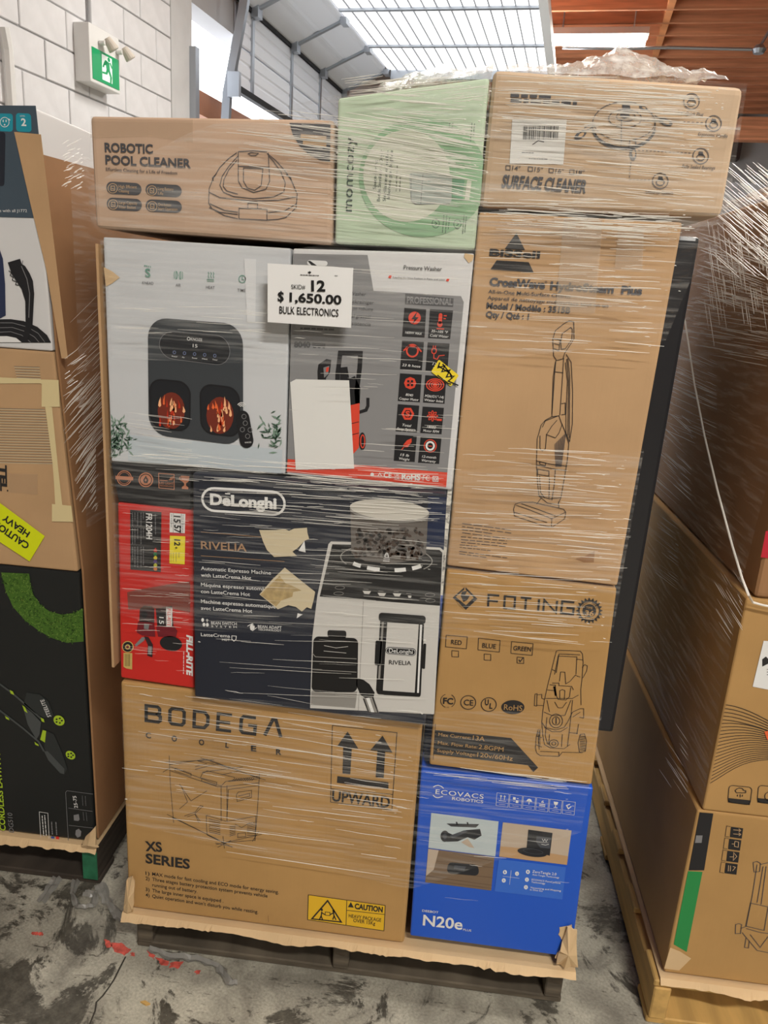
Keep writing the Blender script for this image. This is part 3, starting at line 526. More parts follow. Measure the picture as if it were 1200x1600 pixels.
# ---- upright floor cleaner carton
bF = carton('floor_cleaner_carton', 'tall brown carton with a line drawing of an upright floor cleaner', [(748, 330), (1068, 346), (965, 917), (697, 885)], 0, .19, K_tan, .006)
a = Art(bF, 0, (700, 330, .36874))
a.poly('printed_logo', INKB, [(290, 92), (326, 165), (240, 160)], 1); a.poly('printed_logo', INKB, [(206, 208), (342, 216), (363, 260), (180, 246)], 1)
a.text('BiSSell', INKB, (175, 188), (388, 200), 28, .035); a.text('CrossWave', INK, (175, 314), (410, 328), 32, .045); a.text('HydroSteam', INK, (432, 331), (700, 347), 32, .045); a.text('Plus', INK, (732, 349), (820, 354), 32, .045); a.text('TM', INK, (702, 325), (718, 326), 7, 0); a.ell('printed_logo', INK, (415, 300), 4, 4, 2, 10, ring=.0006)
a.text('All-in-One Multi-Surface Cleaner', INK, (170, 347), (523, 368), 15, .02); a.text('Appareil de nettoyage multisurface tout-en-un', INK, (167, 373), (678, 408), 15, .02)
a.text('Model / Modèle : 3515B', INK, (163, 411), (517, 432), 24, .03); a.text('Qty / Qté : 1', INK, (160, 448), (342, 459), 24, .03)
a.line('printed_drawing', INKB, [
 [(447, 600), (444, 540), (455, 505), (490, 477), (513, 464), (533, 468), (534, 540), (515, 570), (495, 600), (487, 625), (460, 632), (447, 612), (447, 600)], [(478, 550), (484, 518), (520, 492), (527, 500), (525, 542), (497, 582), (480, 585), (478, 550)], [(449, 540), (475, 545), (470, 590), (449, 582)], [(449, 560), (472, 566)],
 [(457, 632), (452, 690), (440, 870)], [(490, 622), (486, 690), (474, 865)], [(452, 680), (488, 684)], [(455, 640), (446, 700), (440, 860)], [(500, 605), (522, 640), (528, 760), (527, 900), (515, 977)], [(497, 640), (506, 720), (500, 860), (500, 940), (515, 977)], [(508, 622), (516, 700), (514, 960)], [(503, 625), (511, 720), (508, 950)], [(480, 815), (497, 812), (497, 860), (480, 862)],
 [(440, 870), (412, 885), (395, 905), (378, 965), (375, 1070), (380, 1150), (385, 1205), (420, 1235), (465, 1242), (478, 1215), (495, 1120), (505, 1060), (512, 985), (495, 930), (480, 895), (470, 866), (440, 870)], [(400, 915), (412, 888), (462, 868)], [(390, 950), (390, 1005), (400, 1015), (413, 1005), (418, 945), (440, 910), (462, 885)], [(415, 945), (455, 960), (470, 940), (485, 900)],
 [(375, 1058), (440, 1072), (505, 1080)], [(377, 1075), (440, 1090), (503, 1098)], [(380, 1092), (428, 1100), (428, 1122), (380, 1114), (380, 1092)], [(455, 1095), (450, 1160), (440, 1225)], [(388, 1120), (392, 1190), (410, 1215)], [(430, 1125), (428, 1215)], [(388, 1060), (415, 1066), (412, 1078), (390, 1072), (388, 1060)], [(385, 1205), (430, 1218), (478, 1213)], [(395, 1215), (375, 1240)], [(468, 1230), (470, 1255)],
 [(278, 1262), (285, 1240), (310, 1232), (360, 1232), (400, 1242), (450, 1252), (490, 1262), (499, 1275), (495, 1302), (440, 1338), (400, 1330), (282, 1290), (278, 1262)], [(288, 1245), (340, 1262), (440, 1302), (497, 1275)], [(440, 1302), (438, 1336)], [(310, 1238), (380, 1262), (455, 1290)], [(282, 1275), (420, 1318)]], .0011)
a.line('printed_shading', INK, [[(452+2*k, 985-2*k), (456+k, 1082)] for k in range(0, 26, 2)], .0006)
a.poly('tape_strip', mat('pale_clear_tape', (225, 210, 190), .2, alpha=.3), [(490, 28), (655, 36), (622, 432), (455, 424)], 5); a.poly('tape_strip', mat('pale_clear_tape', (225, 210, 190), .2, alpha=.3), [(720, 70), (830, 76), (822, 250), (705, 240)], 5)
a.bars(INK, (60, 1322), (268, 1350), 4, (0, 13), .0011); a.bars(INK, (55, 1378), (250, 1396), 3, (0, 12), .0011); a.bars(INK, (50, 1412), (180, 1426), 2, (0, 11), .001); a.bars(INK, (48, 1440), (250, 1468), 2, (0, 10), .0011)
a.poly('torn_flap', K_dark, [(540, 1472), (580, 1462), (622, 1438), (617, 1487), (575, 1487)], 1)
a.done()
dk = G().hexa([(.02, .2, .62), (.434, .2, .62), (.444, .2, 1.706), (.02, .2, 1.706)], [(.02, 1.03, .62), (.434, 1.03, .62), (.444, 1.03, 1.706), (.02, 1.03, 1.706)]).mk('dark_carton', mat('charcoal_carton', (40, 40, 43), .3), label='tall charcoal carton in the second row showing at the right edge of the stack', cat='box', org=(.25, .68, .62)); bev(dk, .008, 2)
# ---- BODEGA cooler
bK = carton('cooler_carton', 'big brown carton with a cooler drawing and two UPWARD arrows on the pallet', [(187, 1064), (662, 1122), (632, 1475), (200, 1418)], 0, 1.0, K_warm, .008)
# ---- espresso machine (stands a little proud of the rest)
YG = -.026
M_navy = mat('navy_carton', (38, 42, 54), .38)
bG = carton('espresso_machine_carton', 'navy carton with torn paper patches and a photo of a white coffee machine', [(300, 738), (700, 771), (667, 1118), (303, 1089)], YG, 1.0, M_navy, .005, snap=on(bK))
a = Art(bG, YG, (160, 710, .25)); GOLD = mat('copper_print', (172, 136, 104), .4)
a.rr('printed_logo', WHT, [(626, 206), (1140, 236), (1140, 380), (626, 347)], .5, 3.4, 2, ring=.0047)
a.text('DeLonghi', WHT, (675, 310), (1090, 338), 64, .045); a.line('printed_logo', WHT, [[(768, 243), (800, 245)]], .0025, 3)
a.line('printed_rule', GOLD, [[(617, 483), (995, 515)], [(617, 632), (1140, 668)]], .0011); a.text('RIVELIA', GOLD, (618, 587), (904, 605), 46, .015)
for s_, p, q in (('Automatic Espresso Machine', (618, 720), (1055, 750)), ('with LatteCrema Hot', (618, 762), (932, 782)), ('Máquina espresso automática', (618, 822), (1068, 853)), ('con LatteCrema Hot', (618, 864), (924, 884)), ('Machine espresso automatique', (618, 926), (1084, 960)), ('avec LatteCrema Hot', (618, 968), (938, 988))): a.text(s_, WHT, p, q, 22, .008)
a.text('BEAN SWITCH', WHT, (682, 1060), (842, 1066), 18, .03); a.text('S Y S T E M', WHT, (682, 1077), (842, 1083), 11, .02); a.text('BEAN ADAPT', WHT, (973, 1082), (1122, 1090), 18, .03); a.text('TECHNOLOGY', WHT, (975, 1098), (1120, 1105), 12, .01)
a.text('LatteCrema', WHT, (618, 1133), (800, 1143), 20, .01); a.text('HOT', WHT, (750, 1162), (798, 1164), 14, .03)
for c in ((628, 1033), (636, 1062), (657, 1063)): a.ell('printed_icon', WHT, c, 9, 12, 2, 12)
a.line('printed_icon', WHT, [[(656, 1026), (656, 1046)], [(648, 1034), (664, 1034)], [(908, 1072), (925, 1062), (940, 1055), (948, 1070)], [(925, 1090), (940, 1100), (965, 1080)], [(810, 1132), (838, 1134), (836, 1155), (823, 1166), (810, 1153), (810, 1132)]], .0014); a.ell('printed_icon', WHT, (938, 1077), 15, 18, 2, 14)
a.z = (400, 740, .26667)
CR = mat('torn_paper_print', (212, 198, 166), .8)
a.poly('torn_patch', CR, [(20, 328), (120, 328), (170, 322), (195, 333), (225, 320), (300, 315), (303, 345), (313, 380), (285, 392), (250, 430), (215, 455), (242, 480), (150, 484), (108, 486), (66, 445), (45, 400)], 5); a.poly('torn_patch', WHT, [(250, 450), (285, 390), (292, 460)], 4); a.poly('torn_patch', CR, [(170, 548), (250, 612), (348, 690), (340, 735), (325, 790), (300, 780), (270, 805), (235, 778), (190, 768), (130, 792), (22, 705), (95, 620)], 5)
a.poly('torn_corrugation', mat('bare_flutes', (184, 160, 112), .8, var=.2, scale=90), [(140, 595), (175, 640), (210, 652), (268, 682), (220, 690), (215, 718), (150, 740), (120, 775), (28, 706)], 6); a.poly('torn_patch', WHT, [(245, 815), (275, 822), (240, 845)], 5)
NB = mat('deep_blue_print', (24, 38, 70), .4); CH = mat('machine_white_print', (210, 208, 203), .35); MB_ = mat('machine_black_print', (28, 28, 30), .3); CG = mat('machine_grey_print', (148, 145, 140), .35); SM = mat('hopper_print', (104, 98, 93), .35)
a.poly('machine_backdrop', NB, [(1010, 130), (1118, 138), (1100, 448), (990, 430)], 1)
a.poly('machine_print', CH, [(440, 396), (560, 400), (1080, 432), (1100, 450), (1078, 776), (1044, 1408), (318, 1372), (330, 960), (360, 715), (425, 412)], 2)
a.poly('machine_top_print', MB_, [(448, 412), (560, 415), (1075, 446), (1092, 462), (1078, 772), (374, 718)], 3)
a.ell('hopper_ring_print', MB_, (765, 500), 270, 84, 4, 36, rot=3); a.ell('hopper_ring_print', CG, (765, 498), 268, 82, 5, 36, 150, 395, rot=3, ring=.002)
for t0, t1 in ((35, 52), (62, 78), (98, 116), (126, 140)): a.ell('chrome_clip_print', WHT, (765, 480), 250, 82, 6, 6, t0, t1, rot=3, ring=.008)
a.poly('hopper_print', SM, [(554, 210), (1008, 250), (996, 470), (930, 505), (780, 525), (640, 510), (560, 462)], 6)
BN = [mat('bean_print_dark', (46, 38, 34), .4), mat('bean_print_brown', (74, 60, 52), .4)]
for k in range(150):
    x = random.uniform(585, 975); y = random.uniform(320, 490); t = random.uniform(0, 180)
    if y > 505-.0004*(x-780)**2: continue
    a.ell('bean_print', BN[k % 2], (x, y), 15, 9, 7+k % 2, 8, rot=t)
a.ell('hopper_lid_print', CG, (783, 222), 233, 60, 9, 36, rot=5); a.ell('hopper_lid_print', mat('lid_print', (206, 202, 192), .4), (783, 208), 232, 58, 10, 36, rot=5)
a.line('lock_print', WHT, [[(757, 472), (777, 473), (777, 487), (757, 486), (757, 472)], [(761, 472), (763, 462), (772, 462), (774, 473)], [(748, 495), (785, 497)], [(746, 507), (783, 509)]], .0014, 9)
for c in ((492, 666), (485, 700), (1020, 708), (1022, 742)): a.ell('machine_button_print', CG, c, 28, 10, 4, 16, ring=.0008)
for c in ((650, 692), (738, 704), (827, 706), (900, 718)): a.poly('machine_button_print', CH, [(c[0]-25, c[1]-8), (c[0]+25, c[1]-6), (c[0]+14, c[1]+12), (c[0]-14, c[1]+10)] if c[0] < 880 else [(890, 712), (912, 713), (908, 726), (894, 725)], 4); a.line('machine_button_print', CG, [[(c[0]-20, c[1]-18), (c[0]+10, c[1]-16)]], .001, 4)
a.line('machine_seam_print', CG, [[(630, 745), (600, 1385)]], .001, 3)
a.rr('spout_print', MB_, [(338, 950), (600, 962), (594, 1278), (326, 1276)], .12, .85, 4); a.rr('spout_print', MB_, [(420, 914), (530, 918), (530, 962), (420, 955)], .3, 2.4, 4); a.poly('drip_print', CG, [(326, 1270), (594, 1274), (582, 1372), (322, 1352)], 3); a.line('spout_mark_print', CH, [[(400, 1004), (470, 1018), (540, 1010)], [(398, 1036), (530, 1048)]], .001, 5)
a.line('spout_mark_print', CG, [[(332, 1050), (350, 1070), (590, 1082)], [(330, 1145), (590, 1160)]], .0016, 5)
a.poly('steam_wand_print', MB_, [(590, 1195), (630, 1205), (665, 1230), (696, 1280), (690, 1305), (640, 1312), (612, 1292), (588, 1235)], 4); a.poly('steam_wand_print', CG, [(626, 1312), (690, 1304), (722, 1398), (655, 1392)], 4); a.poly('steam_wand_print', WHT, [(645, 1312), (665, 1308), (694, 1395), (675, 1394)], 5); a.line('steam_wand_print', MB_, [[(632, 1315), (660, 1392)], [(684, 1306), (715, 1396)]], .0022, 5)
a.poly('carafe_print', MB_, [(728, 862), (985, 880), (966, 1288), (704, 1268)], 4); a.poly('carafe_front_print', CH, [(770, 868), (954, 880), (930, 1284), (744, 1268)], 5); a.poly('carafe_front_print', WHT, [(962, 882), (974, 882), (955, 1284), (944, 1284)], 5); a.poly('carafe_front_print', CG, [(738, 866), (750, 866), (728, 1200), (716, 1200)], 5)
a.rr('carafe_cap_print', MB_, [(722, 810), (996, 830), (992, 880), (720, 860)], .35, 5, 6); a.rr('carafe_handle_print', MB_, [(702, 975), (742, 977), (732, 1122), (696, 1118)], .2, .3, 5); a.new(); a.rr('carafe_handle_print', MB_, [(982, 992), (998, 994), (990, 1142), (972, 1138)], .4, .1, 5); a.rr('carafe_base_print', MB_, [(704, 1264), (968, 1282), (962, 1304), (716, 1290)], .3, 8, 6)
a.rr('badge_print', MB_, [(762, 1010), (940, 1021), (936, 1067), (758, 1052)], .48, 3.8, 6); a.rr('badge_print', WHT, [(767, 1015), (935, 1026), (931, 1062), (763, 1047)], .48, 4.2, 7, ring=.0009)
a.text('DeLonghi', WHT, (780, 1043), (918, 1052), 24, .05, layer=8); a.text('RIVELIA', MB_, (780, 1112), (910, 1118), 24, .005, layer=8)
a.done()
# ---- black strip carton and red pump carton beside it
YH = .0
bH = carton('black_carton', 'low black carton with copper coloured badges above the red carton', [(172, 722), (299, 734), (299, 797), (184, 784)], YH, 1.0, mat('black_carton_print', (40, 40, 42), .35), .003)
a = Art(bH, YH, (160, 710, .25)); CO = mat('copper_badge', (196, 130, 98), .45)
a.ell('printed_badge', CO, (138, 147), 44, 45, 1, ring=.0018); a.ell('printed_badge', CO, (138, 147), 34, 35, 1, ring=.001); a.poly('printed_badge', CO, [(84, 132), (194, 140), (194, 162), (84, 154)], 2)
a.new(); a.ell('printed_badge', CO, (273, 158), 46, 46, 1, 28); a.ell('printed_badge', BLK, (273, 158), 36, 36, 2, ring=.0016); a.poly('printed_badge', BLK, [(273, 132), (290, 160), (283, 178), (263, 178), (256, 160)], 2); a.poly('printed_badge', CO, [(277, 142), (265, 162), (273, 162), (268, 176), (281, 156), (273, 156)], 3)
a.new(); a.line('printed_badge', CO, [[(353, 117), (450, 124), (450, 218), (355, 208), (353, 117)]]+[[(418+8*k, 160), (428+8*k, 150-3*k), (428+8*k, 140-3*k)] for k in range(3)]+[[(360, 160), (410, 164)]], .0014); a.text('LED LIGHT', CO, (360, 182), (446, 188), 13, .02); a.text('TECHNOLOGY', CO, (360, 198), (446, 204), 9, .01)
a.new(); a.poly('printed_badge', CO, [(492, 132), (545, 136), (540, 168), (524, 180), (524, 195), (538, 205), (538, 218), (498, 215), (498, 203), (512, 193), (512, 180), (497, 165)], 1); a.line('printed_badge', CO, [[(493, 140), (484, 142), (488, 158), (500, 165)]], .0018)
a.done()
bI = carton('pump_carton', 'bright red carton with a transfer pump photo at the left of the navy carton', [(183, 784), (304, 797), (304, 1077), (188, 1060)], 0, 1.0, mat('red_carton', (206, 44, 38), .4), .005)
a = Art(bI, 0, (160, 710, .25)); YL = mat('yellow_label', (244, 226, 60), .5)
a.poly('printed_panel', BLK, [(175, 345), (370, 360), (366, 735), (177, 718)], 1); a.text('FR1204H', WHT, (275, 366), (277, 526), 36, .02)
for k in range(6): a.new(); a.poly('drop_print', mat('drop_%d' % k, [(205, 50, 40), (40, 120, 70), (220, 200, 60), (84, 58, 128), (190, 190, 70), (210, 120, 50)][k], .5), [(333+(-2)**(k % 2), 582+23*k), (345, 598+23*k), (340, 610+23*k), (326, 610+23*k), (320, 598+23*k)], 2)
for x in (190, 205, 222, 243, 258): a.bars(GRY, (x, 362), (x, 445), 1, (0, 0), .0012); a.bars(GRY, (x, 460), (x, 560), 1, (0, 0), .0012); a.bars(GRY, (x, 575), (x, 705), 1, (0, 0), .0012)
a.bars(GRY, (332, 372), (334, 500), 1, (0, 0), .0014)
a.poly('white_label', WHT, [(423, 364), (520, 371), (516, 492), (421, 486)], 1); a.text('15', BLK, (450, 380), (450, 424), 38, .03); a.text('57', BLK, (452, 438), (452, 486), 38, .03); a.line('white_label', BLK, [[(425, 428), (518, 433)], [(446, 366), (444, 488)], [(495, 370), (492, 490)]], .0006); a.bars(GRY, (434, 372), (432, 480), 1, (0, 0), .0012); a.bars(GRY, (506, 376), (503, 484), 1, (0, 0), .0012)
a.poly('yellow_label', YL, [(423, 507), (519, 511), (515, 687), (420, 680)], 1); a.text('12', BLK, (452, 528), (452, 568), 34, .03); a.poly('yellow_label_mark', BLK, [(466, 574), (452, 584), (464, 584), (452, 594), (474, 582), (464, 580)], 2)
for x in (430, 445, 462, 480): a.bars(DKG, (x, 612), (x, 672), 1, (0, 0), .0008)
PR = mat('pump_red_print', (120, 34, 44), .35); PD = mat('pump_dark_print', (58, 36, 40), .35)
a.poly('pump_print', PD, [(236, 962), (262, 944), (310, 948), (326, 965), (326, 1050), (232, 1045)], 2); a.poly('pump_print', PR, [(224, 1045), (326, 1050), (332, 1138), (250, 1130), (216, 1110)], 2); a.poly('pump_print', PD, [(335, 962), (436, 945), (446, 1070), (345, 1075)], 2); a.poly('pump_print', PR, [(338, 1075), (446, 1070), (470, 1100), (462, 1140), (350, 1138)], 2); a.poly('pump_print', GRY, [(262, 1055), (296, 1058), (290, 1092), (262, 1088)], 3); a.ell('pump_print', BLK, (264, 1000), 18, 22, 3)
a.poly('pump_label_print', WHT, [(400, 950), (440, 955), (436, 1072), (402, 1076)], 3); a.poly('pump_label_print', BLK, [(345, 985), (392, 985), (390, 1065), (345, 1060)], 3); a.text('15', WHT, (358, 1012), (358, 1056), 26, .03, layer=4); a.text('FILL-RITE', RED, (410, 962), (408, 1068), 20, .02, layer=4)
a.ell('pump_handle_print', BLK, (430, 1180), 70, 46, 2, rot=10); a.poly('pump_nozzle_print', GRY, [(202, 1190), (250, 1140), (272, 1142), (262, 1162), (215, 1198)], 2); a.poly('pump_nozzle_print', PD, [(262, 1135), (290, 1140), (318, 1188), (314, 1266), (282, 1256), (286, 1190)], 2); a.poly('pump_nozzle_print', GRY, [(288, 1195), (312, 1198), (308, 1250), (288, 1245)], 3)
a.text('FILL-RITE', WHT, (529, 1125), (529, 1380), 34, .05, .15); a.bars(WHT, (510, 1230), (508, 1370), 1, (0, 0), .0012)
GO = mat('gold_print', (206, 178, 104), .45); a.ell('seal_print', GO, (160, 1201), 36, 36, 1); a.ell('seal_print', BLK, (160, 1201), 31, 31, 2); a.ell('seal_print', GO, (160, 1201), 16, 16, 3); a.ell('seal_print', PR, (160, 1201), 9, 9, 4); a.poly('seal_print', GO, [(133, 1238), (188, 1241), (187, 1343), (150, 1336), (133, 1326)], 1); [a.line('seal_print', BLK, [[(145+9*k, 1246), (145+9*k, 1322)]], .001, 2) for k in range(4)]
a.poly('tape_patch', mat('smoky_tape', (112, 88, 76), .25, alpha=.55), [(158, 858), (210, 845), (470, 800), (552, 790), (552, 985), (440, 960), (165, 965)], 5)
a.done()
# ---- FOTING pressure washer
bJ = carton('washer_carton', 'brown carton with pressure washer drawing and colour tick boxes above the blue carton', [(697, 889), (965, 919), (925, 1228), (670, 1196)], 0, .19, K_warm, .006)
a = Art(bJ, 0, (660, 880, .26667))
STROKE = {'B': [[(0, 0), (0, 1), (.8, 1), (.95, .88), (.95, .6), (.8, .5), (1, .38), (1, .12), (.85, 0), (0, 0)], [(0, .5), (.8, .5)]], 'O': [[(.15, 0), (0, .15), (0, .85), (.15, 1), (.85, 1), (1, .85), (1, .15), (.85, 0), (.15, 0)]], 'D': [[(0, 0), (0, 1), (.75, 1), (1, .75), (1, .25), (.75, 0), (0, 0)]],
 'E': [[(1, 1), (0, 1), (0, 0), (1, 0)], [(0, .5), (.9, .5)]], 'G': [[(1, 1), (.15, 1), (0, .85), (0, .15), (.15, 0), (1, 0), (1, .5), (.5, .5)]], 'A': [[(0, 0), (.4, 1), (.6, 1), (1, 0)]], 'F': [[(0, 0), (0, 1), (1, 1)], [(0, .5), (.9, .5)]], 'Q': [[(0, 0), (0, 1), (1, 1), (1, 0), (0, 0)]], 'T': [[(0, 1), (1, 1)], [(.5, 1), (.5, 0)]], 'I': [[(.5, 0), (.5, 1)]], 'N': [[(0, 0), (0, 1), (1, 0), (1, 1)]], 'H': [[(1, 1), (0, 1), (0, 0), (1, 0), (1, .5), (.4, .5)]]}
def strokes(letters, Q, cells, w, m, name='printed_wordmark'):
    for ch, (u0, u1) in zip(letters, cells): a.line(name, m, [[a.bil(Q, u0+(u1-u0)*x, 1-y) for x, y in L] for L in STROKE[ch]], w, 2)
strokes('FQTINH', [(388, 183), (890, 228), (882, 298), (385, 252)], [(0, .125), (.19, .31), (.375, .5), (.5, .68), (.65, .80), (.86, 1)], .004, INKB)
a.poly('printed_logo', INKB, [(250, 136), (322, 208), (255, 272), (178, 200)], 1); a.poly('printed_logo', mat('kraft_warm_flat', (186, 146, 92), .7), [(250, 150), (300, 200), (255, 245), (195, 195)], 2); a.poly('printed_logo', INKB, [(232, 165), (262, 160), (250, 185), (280, 185), (262, 215), (240, 225), (225, 190)], 3); a.line('printed_logo', mat('kraft_warm_flat', (186, 146, 92), .7), [[(250, 136), (248, 160)], [(205, 225), (240, 262)]], .002, 3)
KF = MATS['kraft_warm_flat']
star = []
for k in range(48): rr_ = 80 if k % 2 == 0 else 64; t = k*math.pi/24; star.append((977+rr_*math.cos(t), 277+rr_*.96*math.sin(t)))
star = [(977+(80 if k % 2 == 0 else 62)*math.cos(k*math.pi/20), 277+(78 if k % 2 == 0 else 60)*math.sin(k*math.pi/20)) for k in range(40)]
a.poly('warranty_seal', INKB, star, 1); a.ell('warranty_seal', KF, (977, 277), 58, 56, 2); a.ell('warranty_seal', INKB, (977, 277), 40, 39, 3); a.ell('warranty_seal', INKB, (977, 277), 58, 56, 3, ring=.0012)
a.text('TIME', KF, (957, 264), (996, 267), 13, .0, layer=4); a.text('36', KF, (950, 304), (1002, 308), 30, .03, layer=4)
for word, a0, a1, flip in (('WARRANTY PERIOD', 200, 345, 1), ('MONTH', 125, 60, -1)):
    for k, ch in enumerate(word):
        t = math.radians(a0+(a1-a0)*(k+.5)/len(word)); r_ = 44 if flip > 0 else 54; dx, dy = -math.sin(t)*flip, math.cos(t)*flip; cx, cy = 977+r_*math.cos(t), 277+r_*math.sin(t)
        if ch != ' ': a.text(ch, INKB, (cx-dx*3.5, cy-dy*3.5), (cx+dx*3.5, cy+dy*3.5), 10, .03, layer=4)
for Q, t, p, q in (([(140, 420), (264, 430), (258, 500), (136, 488)], 'RED', (168, 472), (230, 477)), ([(329, 437), (456, 451), (451, 519), (326, 506)], 'BLUE', (350, 492), (430, 499)), ([(523, 457), (649, 470), (643, 538), (518, 526)], 'GREEN', (532, 507), (636, 516))):
    a.new(); a.line('colour_box', INKB, [Q], .0011, 2, True); a.text(t, INKB, p, q, 26, .01)
for x, y in ((173, 510), (362, 530), (555, 548)): a.new(); a.line('checkbox', INKB, [[(x, y), (x+39, y+3), (x+39, y+38), (x, y+35)]], .0011, 2, True)
a.line('checkbox', INKB, [[(565, 562), (573, 574), (590, 552)]], .0018, 3)
a.ell('mark_print', INKB, (150, 804), 42, 40, 2, 30, -60, 60, ring=.0012); a.ell('mark_print', INKB, (150, 804), 42, 40, 2, 30, 110, 250, ring=.0012); a.text('FC', INKB, (121, 820), (180, 824), 34, .03); a.new(); a.ell('mark_print', INKB, (269, 814), 44, 40, 2, ring=.0016); a.text('CE', INKB, (242, 828), (298, 832), 32, .01); a.new(); a.ell('mark_print', INKB, (389, 826), 44, 40, 2, ring=.0016); a.text('U', INKB, (366, 828), (388, 829), 32, .03); a.text('L', INKB, (392, 848), (410, 850), 30, .03)
a.new(); a.ell('mark_print', INKB, (530, 842), 68, 41, 1); a.text('RoHS', KF, (477, 856), (584, 864), 32, .0); a.text('FC', INKB, (143, 844), (157, 845), 6, .02)
a.poly('printed_banner', INKB, [(76, 976), (520, 1023), (678, 1196), (650, 1222), (618, 1182), (66, 1118)], 1); a.line('printed_banner', INKB, [[(77, 940), (63, 1150)]], .001, 1)
for s_, p, q in (('· Max Current: ', (74, 1007), (284, 1030)), ('13A', (294, 1032), (364, 1040)), ('· Max. Flow Rate:', (70, 1055), (322, 1084)), ('2.8GPM', (328, 1085), (474, 1101)), ('· Supply Voltage:', (66, 1100), (316, 1130)), ('120v/60Hz', (320, 1131), (528, 1155))): a.text(s_, KF, p, q, 25 if s_[0] != '·' else 19, .025, layer=3)
a.line('printed_drawing', INKB, [
 [(715, 800), (735, 710), (758, 620), (770, 570), (785, 512), (800, 508), (925, 513), (938, 530), (942, 580), (935, 680), (928, 740), (930, 830)], [(775, 650), (796, 542), (905, 547), (900, 650)], [(785, 640), (800, 530), (925, 535)], [(758, 620), (780, 630)], [(905, 560), (942, 565)], [(936, 610), (950, 592), (967, 600), (962, 630), (940, 670)],
 [(803, 690), (810, 635), (835, 636), (840, 705), (865, 690), (895, 655), (925, 665)], [(760, 700), (800, 700), (800, 715), (875, 720), (885, 740)], [(745, 710), (780, 712), (778, 760), (795, 795), (840, 800), (862, 780), (870, 725)], [(805, 790), (805, 745), (820, 738), (835, 745), (832, 795)], [(720, 790), (880, 790), (915, 770)], [(730, 740), (775, 745)],
 [(660, 765), (672, 762), (670, 835), (656, 832), (660, 765)], [(672, 770), (700, 766), (700, 790), (715, 795)], [(670, 830), (712, 832)], [(715, 800), (705, 870), (700, 930), (720, 960), (780, 975), (830, 960), (850, 930), (880, 870), (925, 850)], [(712, 870), (760, 890), (835, 890), (870, 800)], [(775, 810), (795, 845), (820, 845), (845, 812)], [(730, 800), (745, 870)], [(925, 850), (945, 850), (945, 905), (920, 900)], [(880, 900), (925, 870)], [(880, 800), (870, 900), (860, 990), (850, 1070)],
 [(700, 930), (705, 1000), (715, 1060), (750, 1080), (830, 1085), (865, 1060)], [(715, 960), (760, 985), (810, 985), (850, 960)], [(680, 970), (668, 1010), (662, 1080), (670, 1110), (690, 1125), (800, 1130), (820, 1105), (940, 1108)], [(690, 1100), (800, 1105), (800, 1128)], [(690, 970), (680, 1040), (685, 1090)], [(915, 940), (905, 1000)], [(925, 1000), (950, 998), (962, 1040), (955, 1100), (920, 1105), (912, 1050), (925, 1000)], [(860, 990), (910, 995)], [(730, 900), (720, 1010), (735, 1060)], [(745, 1000), (740, 1060)], [(820, 1000), (815, 1075)], [(668, 1010), (700, 1020)], [(662, 1060), (700, 1075)]], .0011)
a.ell('printed_drawing', INKB, (783, 922), 38, 40, 2, ring=.0013); a.ell('printed_drawing', INKB, (783, 922), 22, 24, 2, ring=.0013); a.ell('printed_drawing', INKB, (770, 1054), 26, 22, 2, ring=.0013); a.ell('printed_drawing', INKB, (770, 1054), 12, 10, 2, ring=.0013); a.line('printed_drawing', INKB, [[(783, 904), (783, 940)]], .002)
for k in range(9): a.line('printed_drawing', INKB, [[(922, 1010+10*k), (955, 1014+10*k)], [(672+k, 990+9*k), (692, 990+9*k)]], .0014)
for k in range(8): a.line('printed_drawing', INKB, [[(768+1.5*k, 720), (778+1.2*k, 775)]], .0009)
a.done()
a = Art(bK, 0, (180, 1060, .41667))
strokes('BODEGA', [(117, 101), (628, 158), (622, 220), (117, 157)], [(0, .105), (.175, .28), (.355, .455), (.53, .63), (.70, .805), (.88, 1)], .0074, INKB)
for ch, x, y in zip('COOLER', (116, 213, 315, 414, 510, 604), (221, 233, 247, 257, 270, 283)): a.text(ch, INKB, (x, y), (x+20 if ch != 'L' else x+12, y+2), 20, .03)
a.line('handling_frame', INKB, [[(815, 175), (1057, 202), (1038, 492), (808, 462), (815, 175)], [(811, 412), (1043, 434)]], .0013)
for q in ([(872, 198), (912, 262), (832, 254)], [(856, 252), (888, 256), (882, 358), (853, 355)], [(1003, 213), (1040, 277), (957, 268)], [(984, 268), (1013, 271), (1007, 373), (977, 369)], [(834, 365), (1025, 389), (1025, 413), (832, 390)]): a.poly('upward_arrow', INKB, q, 2)
a.text('UPWARD', INKB, (813, 457), (1029, 484), 40, .02)
